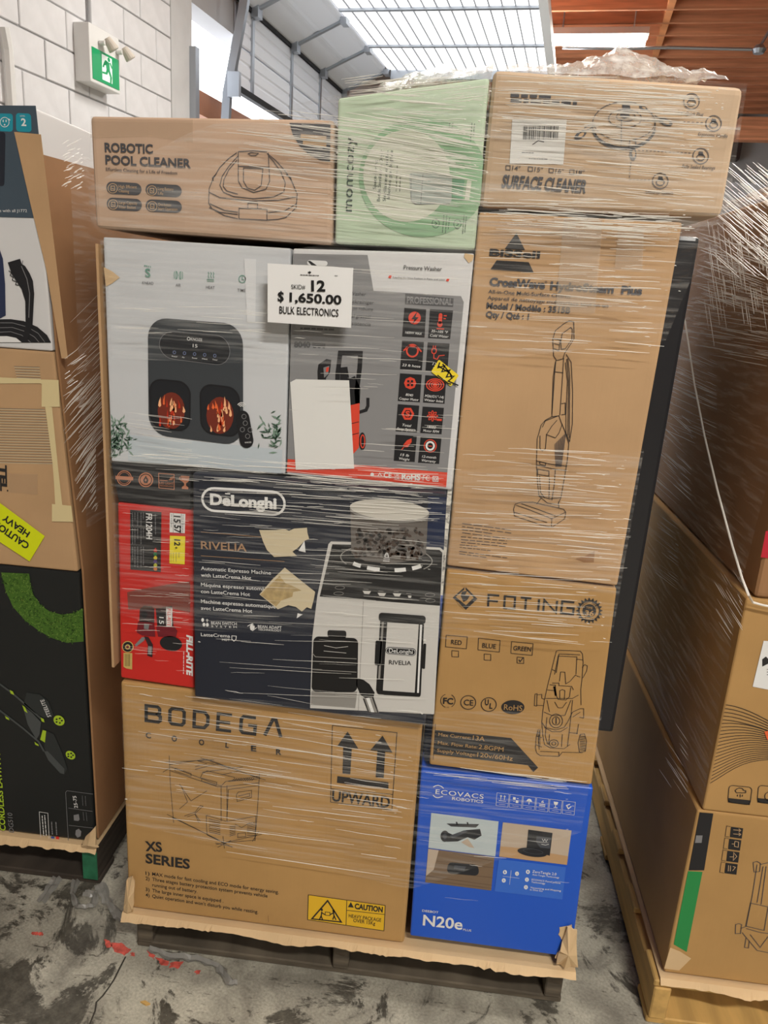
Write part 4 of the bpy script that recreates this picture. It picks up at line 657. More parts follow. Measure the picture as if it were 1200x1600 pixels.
a.line('printed_drawing', INKB, [[(203, 288), (208, 400), (220, 540)], [(182, 313), (210, 312), (372, 304)], [(320, 296), (565, 380)], [(205, 322), (340, 302), (355, 305), (545, 375)], [(208, 330), (320, 372), (390, 400), (400, 400), (415, 385), (540, 365)], [(208, 345), (385, 405), (410, 405), (540, 390)], [(320, 372), (330, 350), (480, 330)], [(330, 355), (345, 345), (450, 370)], [(542, 352), (535, 480), (525, 608)],
 [(398, 402), (398, 535)], [(420, 400), (420, 535)], [(195, 508), (300, 560), (440, 632)], [(215, 520), (380, 600), (405, 615)], [(405, 590), (410, 635)], [(385, 632), (435, 606)], [(375, 615), (440, 630)], [(378, 622), (550, 583)], [(515, 610), (540, 570)], [(342, 512), (345, 585), (405, 615), (525, 605), (528, 515), (420, 535), (342, 512)], [(425, 415), (540, 400)], [(425, 415), (420, 530)], [(242, 395), (285, 458), (345, 420)], [(248, 400), (272, 462), (242, 488)], [(260, 515), (300, 500), (320, 475), (330, 478), (300, 505), (320, 535)], [(270, 518), (300, 508), (315, 540)], [(225, 335), (285, 355), (285, 366), (225, 346), (225, 335)], [(325, 372), (382, 388), (380, 400), (325, 384), (325, 372)],
 [(455, 435), (462, 425), (512, 418), (512, 445), (458, 460), (455, 435)], [(462, 440), (505, 430), (505, 440), (465, 450)], [(300, 330), (345, 318), (310, 308), (370, 318)], [(300, 340), (380, 320), (470, 345), (400, 360)], [(425, 385), (535, 375)], [(460, 580), (490, 577), (490, 592), (460, 596), (460, 580)], [(450, 545), (475, 558), (505, 540)], [(205, 335), (180, 350)]], .0011)
a.line('printed_shading', INKB, [[(352, 525+7*k), (395, 535+7*k)] for k in range(8)]+[[(430, 555+7*k), (452, 553+6*k)] for k in range(6)]+[[(495, 545+6*k), (524, 538+7*k)] for k in range(8)]+[[(440+8*k, 383), (450+8*k, 372)] for k in range(10)], .0012)
a.text('XS', INKB, (115, 644), (178, 648), 34, .03); a.text('SERIES', INKB, (115, 689), (281, 712), 34, .03)
for s_, p, q in (('1)', (115, 734), (130, 736)), ('MAX mode for fast cooling and ECO mode for energy saving.', (140, 737), (614, 806)), ('2)', (115, 754), (130, 756)), ('Three stages battery protection system prevents vehicle', (140, 757), (572, 820)), ('running out of battery.', (140, 778), (309, 803)), ('3)', (115, 795), (130, 797)), ('The large inner space is equipped .', (140, 799), (407, 839)), ('4)', (115, 816), (130, 818)), ("Quiet operation and won't disturb you while resting.", (140, 820), (537, 880))): a.text(s_, INKB, p, q, 12.5, .015)
CY = mat('caution_yellow', (236, 188, 44), .5)
a.poly('caution_label', CY, [(725, 810), (1013, 850), (1008, 945), (722, 903)], 1); a.line('caution_label', INKB, [[(725, 810), (1013, 850), (1008, 945), (722, 903), (725, 810)], [(869, 830), (866, 924)], [(869, 868), (1012, 884)]], .0015); a.line('caution_label', INKB, [[(797, 832), (848, 912), (738, 900)]], .0036, 2, True)
for s_ in (-1, 1):
    cx = 797+22*s_; a.ell('caution_figure', INKB, (cx, 868+2*s_), 4.5, 5, 2, 10); a.line('caution_figure', INKB, [[(cx, 873), (cx+2*s_, 890), (cx-3*s_, 903)], [(cx+2*s_, 888), (cx+9*s_, 904)], [(cx, 877), (797+10*s_, 884)]], .0028)
a.line('caution_figure', INKB, [[(788, 874), (806, 876), (806, 888), (788, 886)]], .0016, 2, True)
a.text('CAUTION', INKB, (898, 861), (1003, 875), 19, .04); a.poly('caution_label', INKB, [(884, 837), (895, 858), (873, 856)], 2); a.text('HEAVY PACKAGE', INKB, (876, 894), (997, 911), 13, .02); a.text('OVER 15Kg', INKB, (893, 911), (975, 923), 13, .02)
a.line('crease', K_dark, [[(574, 888), (576, 912)]], .001)
a.done()
# ---- blue robot vacuum carton
bL = carton('robot_vacuum_carton', 'blue carton with three robot vacuum photos at the lower right of the middle pallet', [(657, 1203), (928, 1231), (893, 1497), (640, 1463)], 0, 1.0, mat('blue_carton', (36, 92, 206), .35), .005)
a = Art(bL, 0, (630, 1190, .25833))
a.text('ECOVACS', WHT, (195, 191), (485, 223), 27, .02, space=1.1); a.text('ROBOTICS', WHT, (295, 228), (483, 249), 18, .02); a.line('printed_logo', WHT, [[(182, 152), (195, 144), (212, 141), (230, 147), (245, 160)], [(180, 200), (195, 213), (212, 216), (240, 208)]], .002)
for k in range(6):
    a.new(); dx, dy = 80*k, 9.6*k; Q = [(567+dx, 186+dy), (641+dx, 195+dy), (633+dx, 273+dy), (561+dx, 263+dy)]; B = lambda u, v: a.bil(Q, u, v)
    a.line('handling_icon', WHT, [Q+[Q[0]], [B(0, .72), B(1, .72)], [B(.25, .86), B(.78, .86)]], .0007)
    if k == 0: a.line('handling_icon', WHT, [[B(.35, .15), B(.35, .5)], [B(.65, .15), B(.65, .5)], [B(.2, .58), B(.8, .58)], [B(.27, .25), B(.35, .15), B(.43, .25)], [B(.57, .25), B(.65, .15), B(.73, .25)]], .0013)
    if k == 1: [a.poly('handling_icon', WHT, [B(u, v), B(u+.22, v), B(u+.22, v+.2), B(u, v+.2)], 2) for u, v in ((.25, .18), (.5, .4))]; a.line('handling_icon', WHT, [[B(.56, .25), B(.72, .25)], [B(.3, .5), B(.42, .5)]], .0014)
    if k == 2: a.poly('handling_icon', WHT, [B(.25, .38), B(.38, .2), B(.5, .15), B(.65, .2), B(.75, .38)], 2); a.line('handling_icon', WHT, [[B(.5, .3), B(.5, .6)]], .0014)
    if k == 3: a.text('6', WHT, B(.4, .35), B(.6, .36), 16, .03); a.line('handling_icon', WHT, [[B(.25, .48), B(.75, .48)], [B(.25, .6), B(.75, .6)]], .002)
    if k == 4: a.poly('handling_icon', WHT, [B(.32, .15), B(.7, .15), B(.64, .38), B(.38, .38)], 2); a.line('handling_icon', WHT, [[B(.5, .38), B(.5, .58)], [B(.35, .6), B(.68, .6)]], .0014)
    if k == 5: a.ell('handling_icon', WHT, B(.5, .38), 15, 15, 2, 3, 0, 300, ring=.0022)
P1 = mat('photo_pale', (196, 208, 210), .4); P2 = mat('photo_beige', (198, 180, 160), .4); P3 = mat('photo_oak', (128, 106, 84), .4); P4 = mat('photo_floor', (196, 158, 116), .4); DKP = mat('photo_dark', (38, 40, 46), .4); DGP = mat('photo_charcoal', (74, 78, 86), .4)
a.new(); a.poly('product_photo', P1, [(170, 308), (577, 360), (557, 572), (152, 520)], 1); a.ell('product_photo_robot', DKP, (252, 448), 26, 34, 3); a.poly('product_photo_robot', DKP, [(250, 416), (300, 440), (380, 412), (465, 405), (474, 445), (430, 470), (390, 455), (330, 480), (262, 482)], 2); a.poly('product_photo_robot', DGP, [(280, 445), (370, 412), (390, 420), (300, 462)], 3); a.poly('product_photo_robot', DKP, [(262, 372), (460, 376), (440, 396), (290, 390)], 2); a.line('product_photo_robot', DKP, [[(322, 362), (328, 380)], [(388, 364), (392, 382)]], .003); a.poly('product_photo_dust', P2, [(350, 485), (390, 462), (430, 520), (400, 515)], 2); a.ell('product_photo_robot', DGP, (252, 448), 12, 17, 4)
a.new(); a.poly('product_photo', P2, [(603, 365), (1018, 415), (990, 622), (580, 572)], 1); a.poly('product_photo_floor', P4, [(590, 510), (700, 520), (997, 570), (990, 622), (580, 572)], 2); a.poly('product_photo_dock', DKP, [(757, 408), (903, 428), (886, 566), (745, 530)], 3); a.poly('product_photo_dock', DGP, [(806, 446), (893, 456), (887, 522), (828, 516), (802, 480)], 4); a.line('product_photo_dock', WHT, [[(840, 462), (848, 478), (856, 463), (864, 480), (872, 465)], [(835, 495), (860, 500), (880, 495)]], .001, 5); a.ell('product_photo_robot', DKP, (780, 545), 90, 26, 4, rot=8); a.ell('product_photo_robot', DGP, (785, 538), 60, 14, 5, rot=8, ring=.001)
a.new(); a.poly('product_photo', P3, [(152, 525), (552, 575), (532, 778), (133, 728)], 1); a.poly('product_photo_wall', P2, [(152, 525), (215, 533), (185, 650), (138, 690)], 2); a.line('product_photo_floor', mat('photo_oak_line', (108, 88, 70), .4), [[(140, 690), (535, 745)], [(180, 660), (542, 700)], [(200, 600), (548, 640)], [(300, 552), (550, 600)], [(136, 712), (534, 765)]], .0014, 2); a.rr('product_photo_robot', DKP, [(272, 604), (455, 622), (458, 688), (262, 672)], .4, 2.8, 3); a.poly('product_photo_robot', DGP, [(310, 622), (380, 630), (370, 655), (305, 645)], 4)
a.poly('printed_panel', mat('mid_blue_print', (58, 112, 214), .35), [(578, 586), (984, 636), (962, 832), (552, 782)], 1)
for c, s_ in (((615, 666), '1'), ((688, 675), '2'), ((608, 716), '3'), ((754, 664), '1'), ((748, 711), '2'), ((742, 757), '3')): a.new(); a.ell('printed_number_disc', WHT, c, 12, 13, 2, 16); a.text(s_, mat('blue_ink', (36, 92, 206), .5), (c[0]-3, c[1]+5), (c[0]+3, c[1]+5), 11, .02, layer=3)
a.line('printed_rule', WHT, [[(653, 655), (643, 742)], [(602, 690), (702, 703)]], .0006)
for s_, p, q, h in (('ZeroTangle 2.0', (780, 668), (925, 685), 15), ('Anti-Tangle Technology', (780, 684), (943, 703), 9), ('ECOVACS PureCyclone', (776, 714), (950, 736), 10), ('Technology', (774, 729), (858, 739), 10), ('Vacuuming and Mopping', (768, 762), (953, 783), 10), ('in One Go', (766, 775), (842, 784), 10)): a.text(s_, WHT, p, q, h, .02)
a.text('DEEBOT', WHT, (115, 904), (213, 915), 13, .02); a.text('N20e', WHT, (118, 985), (357, 1013), 62, .02); a.text('PLUS', WHT, (362, 1018), (411, 1025), 12, .02)
a.poly('torn_patch', K_raw, ragged([(1024, 985), (945, 1000), (938, 1040), (968, 1085), (962, 1120), (935, 1150), (915, 1185), (1020, 1200)], 3, 5), 2)
a.done()
# ---- card liner along the left side, torn slip sheet and pallet
p0, p1 = py(158, 366), py(190, 1064)
g = G(); g.hexa([(-.672, .0, .765), (-.667, .0, .765), (-.667, .0, 1.618), (-.672, .0, 1.618)], [(-.672, .55, .765), (-.667, .55, .765), (-.667, .55, 1.618), (-.672, .55, 1.618)])
g.mk('side_liner', K_tan, label='thin brown card sheet standing along the left side of the middle stack', cat='cardboard', org=(-.67, .28, .765))
ZS = .135
def torn(name, xs, y0, z0, amp, drop, m, label, depth=1.1, th=.005, parent=None):
    n = 160; top = []; low = []
    for i in range(n+1):
        x = xs[0]+(xs[1]-xs[0])*i/n; d = drop*(.45+1.1*max(0, noise.noise((x*5, 1, 3)))+.5*abs(noise.noise((x*31, 2, 7))))+amp*(random.random() if noise.noise((x*7, 9, 1)) > .1 else .2)*.6
        top.append((x, y0, z0)); low.append((x, y0-.010-.02*noise.noise((x*6, 5, 1))**2, z0-d))
    V = top+low+[(x, y0+.004, z0-.003) for x, _, _ in top]+[(l[0], l[1]+.004, l[2]) for l in low]+[(xs[0], y0+depth, z0), (xs[1], y0+depth, z0), (xs[0], y0+depth, z0-th), (xs[1], y0+depth, z0-th)]
    k = n+1; F = []
    for i in range(n): F += [(k+i, k+i+1, i+1, i), (2*k+i, 2*k+i+1, 3*k+i+1, 3*k+i), (3*k+i, 3*k+i+1, k+i+1, k+i)]
    F += [tuple(range(0, k))+(4*k+1, 4*k), tuple(range(2*k, 3*k))+(4*k+3, 4*k+2)]
    return mk(name, V, F, m, parent, label=label, cat='cardboard' if label else None, org=((xs[0]+xs[1])/2, y0+.5, z0-th))
slip = torn('slip_sheet', (-.665, .382), -.012, .1375, .008, .017, K_raw, 'torn brown cardboard sheet lying between the middle pallet and its cartons')
def crumple(name, pts, m, parent, th=.004):
    V = [Vector(p)+Vector((0, -.004+random.uniform(-.008, .004), 0)) for p in pts]
    for v in V: v.z = max(v.z, .146); n = len(V); c = sum(V, Vector())/n+Vector((0, -.012, 0))
    mk(name, V+[c]+[v+Vector((0, th, 0)) for v in V], [(i, (i+1) % n, n) for i in range(n)]+[(n+1+(i+1) % n, n+1+i, i, (i+1) % n) for i in range(n)], m, parent)
crumple('torn_corner', [py(x, y, -.004) for x, y in ragged([(888, 1446), (900, 1450), (902, 1510), (885, 1516), (868, 1503), (874, 1480)], 3, 2)], K_raw, bL)
crumple('torn_corner', [py(x, y, -.01) for x, y in ragged([(198, 1372), (208, 1366), (212, 1400), (210, 1425), (196, 1432)], 3, 2)], K_raw, bK)
def pallet(label, org, wx, dy, m, m2, rot=0, group='wooden pallets', nb=6):
    pl = empty('pallet', org, label=label, cat='pallet', group=group); pl.rotation_euler.z = rot
    def b(name, c, h, mm):
        g = G().box((0, 0, 0), h); o = g.mk(name, mm); o.parent = pl; o.location = c; bev(o, .003, 1); return o
    for x in (-wx/2+.022, -.01, wx/2-.022): b('stringer', (x, dy/2, .063), (.019, dy/2, .044), m)
    for i in range(nb): y = .045+(dy-.09)*i/(nb-1); b('deck_board', (0, y, .118), (wx/2, .044, .009), m2)
    for y in (.05, dy/2, dy-.05): b('bottom_board', (0, y, .0095), (wx/2, .045, .009), m)
    return pl
pallet('dark weathered wooden pallet under the middle stack with the price card', (-.14, .025, 0), 1.02, 1.05, M_old_wood, M_old_wood)
# ------------------------------------------------------------------ left pallet load
YL_ = .2
def wcarton(name, label, x0, x1, z0, z1, Y, depth, m, bevel=.006, xt=0):
    g = G().hexa([(x0, Y, z0), (x1, Y, z0), (x1+xt, Y, z1), (x0, Y, z1)], [(x0, Y+depth, z0), (x1, Y+depth, z0), (x1+xt, Y+depth, z1), (x0, Y+depth, z1)])
    ob = g.mk(name, m, label=label, cat='box', org=((x0+x1)/2, Y+depth/2, z0)); bev(ob, bevel, 3); return ob
q1 = wcarton('mower_carton', 'black lawn mower carton with a grass ring, lowest on the left stack', -1.8, -.831, .138, .889, YL_, .6, mat('black_matt_carton', (34, 36, 36), .4), .006, -.006)
q2 = wcarton('appliance_carton', 'brown carton with printed stripes and a yellow CAUTION HEAVY sticker on the left stack', -1.8, -.841, .8905, 1.396, YL_, .6, K_tan, .006, -.03)
q3 = wcarton('charger_carton', 'white and slate carton with a charging plug photo on top of the left stack', -1.8, -.873, 1.3975, 1.876, YL_, .6, M_pw, .005, -.012)
a = Art(q3, YL_, (0, 140, .28736)); SL = mat('slate_print', (72, 86, 98), .4); TE = mat('teal_print', (38, 150, 170), .4); NV = mat('dark_device_print', (40, 44, 54), .35)
a.poly('printed_panel', SL, [(-150, 85), (196, 88), (240, 500), (262, 700), (-150, 690)], 1)
for Q in ([(-8, 130), (72, 132), (72, 230), (-8, 226)], [(88, 128), (170, 132), (174, 232), (90, 228)]): a.rr('printed_icon_tile', TE, Q, .2, .85, 2)
a.text('2', WHT, (119, 197), (146, 198), 38, .03); a.text('LEVEL', WHT, (112, 148), (140, 149), 8, .0); a.ell('printed_icon', WHT, (28, 178), 24, 26, 3, ring=.0012); a.line('printed_icon', WHT, [[(20, 165), (20, 178)], [(36, 165), (36, 178)], [(48, 160), (58, 168)]], .002, 3); a.ell('printed_icon', WHT, (28, 192), 4, 5, 3, 10)
a.rr('device_print', NV, [(-60, 228), (32, 232), (26, 525), (-60, 525)], .15, .4, 2); a.text('e with all J1772', WHT, (0, 666), (150, 667), 15, .0)
a.poly('device_print', mat('navy_device_print', (46, 54, 84), .35), [(-60, 860), (0, 868), (18, 920), (30, 1060), (33, 1228), (0, 1245), (-60, 1245)], 2)
a.poly('cable_print', BLK, [(-80, 1250), (60, 1248), (130, 1258), (205, 1290), (258, 1335), (280, 1376), (-80, 1376)], 2); a.poly('cable_print', WHT, [(-80, 1342), (40, 1340), (90, 1350), (120, 1374), (-80, 1374)], 3)
a.line('cable_line_print', GRY, [[(-20, 1268), (70, 1268), (150, 1290), (210, 1325), (245, 1372)], [(-20, 1295), (70, 1293), (140, 1315), (190, 1345), (215, 1374)], [(-20, 1320), (60, 1316), (120, 1335), (170, 1374)]], .0012, 3)
a.poly('plug_print', BLK, [(45, 940), (112, 920), (122, 948), (140, 960), (165, 1000), (182, 1040), (189, 1110), (180, 1280), (150, 1376), (122, 1372), (142, 1280), (140, 1150), (120, 1085), (68, 1005)], 4); a.line('plug_print', BLK, [[(50, 985), (65, 995), (58, 1010), (75, 1020), (70, 1035), (92, 1045), (88, 1060), (106, 1065)]], .0016, 4); a.line('plug_highlight_print', GRY, [[(120, 960), (150, 1030), (165, 1110), (160, 1240)], [(128, 930), (124, 950)]], .0016, 5)
a.done()
mk('card_flap', [py(x, y, YL_-.004) for x, y in ((22, 206), (64, 210), (106, 560), (96, 560), (72, 420), (46, 312))]+[py(x, y, YL_-.001) for x, y in ((22, 206), (64, 210), (106, 560), (96, 560), (72, 420), (46, 312))], [(0, 1, 2, 3, 4, 5), (11, 10, 9, 8, 7, 6)]+[(i, (i+1) % 6, 6+(i+1) % 6, 6+i) for i in range(6)], K_tan, q3)
a = Art(q2, YL_, (0, 540, .23753)); STR = mat('cream_stripe_print', (226, 208, 172), .6); MK = mat('masking_tape', (226, 208, 158), .6)
for k in range(21): y = 425+17.6*k; a.line('printed_stripe', STR, [[(-200, y-12), (298+2.9*k, y)]], .0016, 1); a.line('printed_stripe_shadow_line', INK, [[(-200, y-17), (298+2.9*k, y-5)]], .0008, 1)
for k in range(6): a.line('printed_stripe', STR, [[(95+4*k, 142+17.5*k), (262+2*k, 147+18*k)]], .0016, 1); a.line('printed_stripe_shadow_line', INK, [[(95+4*k, 137+17.5*k), (262+2*k, 142+18*k)]], .0008, 1)
for q in ([(-150, 200), (275, 222), (300, 265), (268, 248), (-150, 250)], [(278, 222), (388, 226), (396, 402), (276, 402)], [(300, 400), (345, 404), (385, 800), (412, 1042), (366, 1045), (358, 900), (348, 770)], [(366, 1045), (412, 1042), (436, 1088), (352, 1080)], [(345, 1040), (472, 1052), (484, 1158), (345, 1155)]): a.poly('masking_tape', MK, q, 2+.5*a.new())
a.i = 0; a.poly('caution_sticker', mat('fluorescent_yellow', (226, 236, 20), .5), [(-120, 945), (0, 1028), (300, 1250), (200, 1416), (0, 1285), (-120, 1205)], 8)
a.text('CAUTION', BLK, (203, 1302), (-25, 1142), 44, .03, layer=10); a.text('HEAVY', BLK, (206, 1226), (40, 1106), 42, .03, layer=10); a.text('TEL', INKB, (2, 780), (6, 955), 42, .05, layer=2); a.ell('printed_dot', INKB, (52, 953), 5, 6, 2, 10)
a.poly('tape_strip', TAPE, [(60, 840), (250, 845), (250, 980), (60, 965)], 2); a.done()
a = Art(q1, YL_, (0, 880, .33742)); GR = [mat('grass_print_%d' % i, c, .5) for i, c in enumerate(((74, 112, 38), (112, 146, 62), (52, 84, 30)))]; LI = mat('lime_print', (176, 206, 50), .5); MG1 = mat('mower_grey_print', (78, 82, 82), .4)
oc, inn = [(6, 42), (25, 120), (60, 200), (115, 262), (180, 312), (240, 345), (310, 368), (388, 362)], [(384, 208), (350, 228), (290, 238), (235, 225), (190, 195), (155, 145), (140, 95), (136, 48)]
a.poly('grass_print', GR[0], oc+inn, 1)
for k in range(800):
    i = random.random()*7; j0 = int(i); t = i-j0; o_ = [oc[j0][n]*(1-t)+oc[j0+1][n]*t for n in (0, 1)]; n_ = [inn[7-j0][n]*(1-t)+inn[6-j0][n]*t for n in (0, 1)]
    s_ = random.uniform(-.02, 1.02); x, y = o_[0]*(1-s_)+n_[0]*s_, o_[1]*(1-s_)+n_[1]*s_; t = random.uniform(0, 6.28); L = random.uniform(6, 15)
    x2, y2 = x+math.cos(t)*L, y+math.sin(t)*L
    if y < 44 or x > 384: continue
    a.poly('grass_print', GR[k % 3], [(x-math.sin(t)*2.2, y+math.cos(t)*2.2), (min(x2, 388), max(y2, 40)), (x+math.sin(t)*2.2, y-math.cos(t)*2.2)], 2+k % 3)
a.line('mower_print', MG1, [[(-60, 510), (0, 558), (60, 602), (110, 645), (190, 718)], [(-60, 630), (0, 680), (110, 765), (180, 825), (205, 870)]], .005, 2)
a.poly('mower_print', mat('mower_black_print', (48, 52, 52), .4), [(112, 650), (125, 598), (185, 606), (226, 640), (250, 705), (205, 715), (160, 690)], 2); a.poly('mower_print', MG1, [(108, 660), (150, 690), (192, 735), (185, 790), (170, 815), (130, 745)], 3); a.poly('mower_print', mat('mower_black_print', (48, 52, 52), .4), [(205, 770), (250, 790), (290, 880), (312, 950), (300, 975), (275, 960), (235, 910), (208, 860)], 2); a.poly('mower_print', MG1, [(206, 870), (222, 868), (300, 950), (298, 975), (280, 970), (225, 910)], 3)
for c, rx, ry in (((275, 727), 27, 22), ((328, 887), 24, 18)):
    a.new(); a.ell('mower_wheel_print', LI, c, rx, ry, 3, rot=35); [a.ell('mower_wheel_print', BLK, (c[0]+rx*.5*math.cos(k*1.257), c[1]+ry*.5*math.sin(k*1.257)), 5, 4, 4, 8) for k in range(5)]
for q in ([(47, 585), (62, 592), (68, 608), (52, 602)], [(105, 655), (118, 665), (130, 692), (115, 682)], [(25, 705), (42, 715), (46, 725), (30, 718)], [(200, 770), (216, 775), (210, 828), (188, 815)], [(190, 712), (205, 720), (208, 735), (195, 730)], [(162, 825), (180, 838), (182, 845), (165, 838)]): a.new(); a.poly('mower_accent_print', LI, q, 4)
a.text('STEELITE', WHT, (240, 708), (205, 628), 17, .03, layer=4); a.text('CORDLESS LAWN M', LI, (28, 1238), (2, 880), 23, .02); a.text('DG510', GRY, (66, 1245), (58, 1155), 19, .0)
a.line('spec_box_print', GRY, [[(432, 1068), (312, 1052), (305, 1060), (318, 1285), (325, 1292), (388, 1302)], [(318, 1132), (430, 1148)], [(320, 1212), (432, 1225)]], .0012); a.text('25-75', WHT, (362, 1132), (354, 1076), 14, .01); a.poly('spec_icon_print', GRY, [(342, 1165), (366, 1160), (370, 1185), (364, 1192), (344, 1190)], 2); a.poly('spec_icon_print', GRY, [(352, 1235), (366, 1228), (378, 1240), (375, 1262), (360, 1270), (350, 1255)], 2); a.bars(GRY, (390, 1190), (386, 1150), 2, (14, 2), .001); a.bars(GRY, (385, 1120), (382, 1075), 2, (14, 2), .001)
a.line('quality_mark_print', WHT, [[(183, 1150), (223, 1156), (229, 1272), (190, 1268)]], .0012, 2, True); a.bars(WHT, (204, 1262), (196, 1165), 2, (12, 0), .0022); a.bars(GRY, (244, 1255), (240, 1195), 2, (20, 2), .003)
a.poly('social_mark_print', mat('social_blue', (52, 84, 160), .5), [(238, 1263), (253, 1265), (253, 1280), (238, 1278)], 2); a.poly('social_mark_print', mat('social_red', (214, 50, 44), .5), [(260, 1263), (275, 1265), (275, 1281), (260, 1279)], 2)
a.done()
lz = [(.15, -.826), (.89, -.832), (1.397, -.867), (1.79, -.876)]; n = len(lz); V = []
for y, dz in ((YL_+.002, 0), (1.25, .03)): V += [(x, y, z+dz*(z > 1.7)) for z, x in lz]+[(x+.005, y, z+dz*(z > 1.7)) for z, x in lz]
F = []
for i in range(n-1): F += [(i, i+1, 2*n+i+1, 2*n+i), (n+i+1, n+i, 3*n+i, 3*n+i+1), (i, n+i, n+i+1, i+1), (2*n+i, 2*n+i+1, 3*n+i+1, 3*n+i)]
F += [(n-1, 2*n-1, 4*n-1, 3*n-1), (0, 2*n, 3*n, n)]
side = mk('side_liner', V, F, K_dark, label='tall brown card sheet standing along the right side of the left stack', cat='cardboard', org=(-.83, .7, .15))
G().box((-.8275, .36, .52), (.0006, .06, .33)).mk('tape_strip', mat('brown_tape', (132, 96, 66), .25), side)
sl2 = torn('slip_sheet', (-1.82, -.822), YL_-.012, .1335, .006, .025, K_raw, 'torn brown cardboard sheet under the black lawn mower carton')
crumple('torn_corner', [py(x, y, YL_-.02) for x, y in ragged([(130, 1318), (150, 1288), (154, 1330), (150, 1345), (132, 1340)], 3, 3)], K_raw, q1)
M_dk2 = mat('dark_wood', (62, 54, 46), .85, var=.3, scale=4, stretch=(3, 1, 14), bump=.2)  # dark brown wood, tone varies at random
lp = pallet('dark pallet with a green painted stringer end under the left stack', (-1.325, YL_+.0, 0), 1.0, 1.05, M_dk2, M_dk2)
o = G().box((0, 0, 0), (.0195, .002, .042)).mk('painted_end', mat('green_end_paint', (46, 110, 78), .6, var=.3, scale=30)); o.parent = lp; o.location = (.5-.022, -.0015, .063)
# ------------------------------------------------------------------ right pallet load
YR = .02
r1 = wcarton('outdoor_tool_carton', 'brown carton with black and green corner band at the foot of the right stack', .582, 1.55, .138, .566, YR, 1.1, K_warm)
r2 = wcarton('lined_carton', 'brown carton with fan of curved lines in the middle of the right stack', .592, 1.55, .5675, 1.046, YR, 1.1, K_warm, .006, .012)
r3 = wcarton('wrapped_carton', 'tall brown carton behind streaky film at the top of the right stack', .606, 1.55, 1.0475, 1.80, YR, 1.1, K_dark, .012, .03)
a = Art(r1, YR, (900, 1100, .3125)); GRN = mat('leaf_green_print', (42, 142, 74), .5)
a.poly('corner_band', BLK, [(618, 540), (686, 546), (640, 830), (563, 830)], 1); a.poly('corner_band', GRN, [(560, 834), (632, 838), (553, 1238), (488, 1200)], 1); a.poly('corner_band_label', GRY, [(600, 655), (632, 655), (627, 692), (594, 692)], 2)
for k in range(4):
    x, y = 775-9*k, 612+60*k; a.poly('handling_icon', BLK, [(x, y), (x+60, y+8), (x+53, y+60), (x-6, y+52)], 1); a.line('handling_icon', INKB, [[(x-3, y), (x-22, y-4), (x-30, y+48), (x-9, y+52)]], .001, 1)
    Z = [[(10, 15), (48, 18)], [(10, 35), (48, 38)], [(38, 10), (48, 18), (38, 25)], [(38, 30), (48, 38), (38, 45)]] if k == 0 else [[(12, 25), (25, 26), (28, 12), (46, 16), (44, 42), (26, 38), (25, 27)]] if k == 1 else [[(10, 30), (30, 30), (30, 8), (46, 28), (28, 48), (30, 30)]] if k == 2 else [[(14, 12), (12, 42)], [(24, 14), (22, 42)], [(35, 18), (48, 22), (34, 40)]]
    a.line('handling_icon', TANP, [[(x+p, y+q) for p, q in L] for L in Z], .0014, 2)
a.line('printed_drawing', INK, [[(885, 790), (905, 785), (922, 795), (918, 835), (890, 838), (885, 790)], [(905, 800), (880, 960), (850, 1110)], [(922, 800), (965, 790), (1060, 800)], [(935, 810), (905, 990)], [(872, 993), (960, 1012), (940, 1130), (848, 1108), (872, 993)], [(950, 810), (925, 1000)], [(798, 1100), (812, 1096), (828, 1100), (822, 1145), (796, 1146), (798, 1100)], [(822, 1120), (850, 1110)], [(830, 1140), (850, 1165), (905, 1230), (980, 1245)], [(850, 1165), (842, 1215), (862, 1218), (866, 1180)], [(850, 1120), (920, 1140), (1000, 1150)], [(870, 1150), (920, 1215), (960, 1160)]], .0014)
a.poly('torn_patch', K_raw, [(470, 1215), (520, 1235), (575, 1270), (515, 1330), (440, 1320)], 2); a.done()
a = Art(r2, YR, (900, 1100, .3125))
a.line('curved_line', INKB, [[(748-78*k/21+(1010-670)*t/8*.95, (2+392*k/21)+(150-150*k/21*2.0)*(t/8)**1.5*(1 if k < 11 else .8)-(0 if k < 5 else 8*k*.5)*math.sin(t/8*3.14)*.6) for t in range(9)] for k in range(22)], .0013)
for x in (765, 912): a.rr('feature_icon', INKB, [(x, 404), (x+115, 415), (x+104, 503), (x-7, 489)], .2, 1.2, 2, ring=.0013); a.poly('feature_icon', INKB, [(x-4, 468), (x+106, 480), (x+103, 503), (x-6, 490)], 2)
a.line('feature_icon', INKB, [[(800, 440), (795, 430), (805, 422), (815, 418), (830, 420), (838, 430), (848, 432), (848, 442), (800, 442)], [(808, 450), (806, 460)], [(820, 450), (820, 465)], [(832, 452), (830, 462)]], .0016); a.ell('feature_icon', INKB, (965, 460), 22, 22, 2, ring=.0014)
a.poly('orange_sticker', mat('orange_sticker', (236, 104, 56), .5), [(940, 136), (1000, 122), (1000, 170), (955, 178)], 3); a.z = (900, 680, .28763); a.poly('paper_label', WHT, [(1018, 1115), (1120, 1122), (1100, 1392), (958, 1364)], 2); a.poly('paper_label_print', INKB, [(1010, 1215), (1030, 1200), (1060, 1230), (1010, 1255)], 3); a.bars(GRY, (1035, 1270), (1080, 1275), 3, (0, 14), .0016, 3); a.done()
a = Art(r3, YR, (900, 680, .28763)); a.poly('red_print', mat('crimson_print', (196, 40, 58), .5), [(1030, 520), (1200, 500), (1200, 690), (1003, 662)], 1); a.done()
pallet('pale new pine pallet with deck boards under the right stack', (1.075, YR-.015, 0), 1.03, 1.15, M_new_wood, M_new_wood, group='wooden pallets')
torn('slip_sheet', (.572, 1.56), YR-.012, .1335, .005, .018, K_raw, 'torn pale cardboard sheet under the green banded carton on the right')
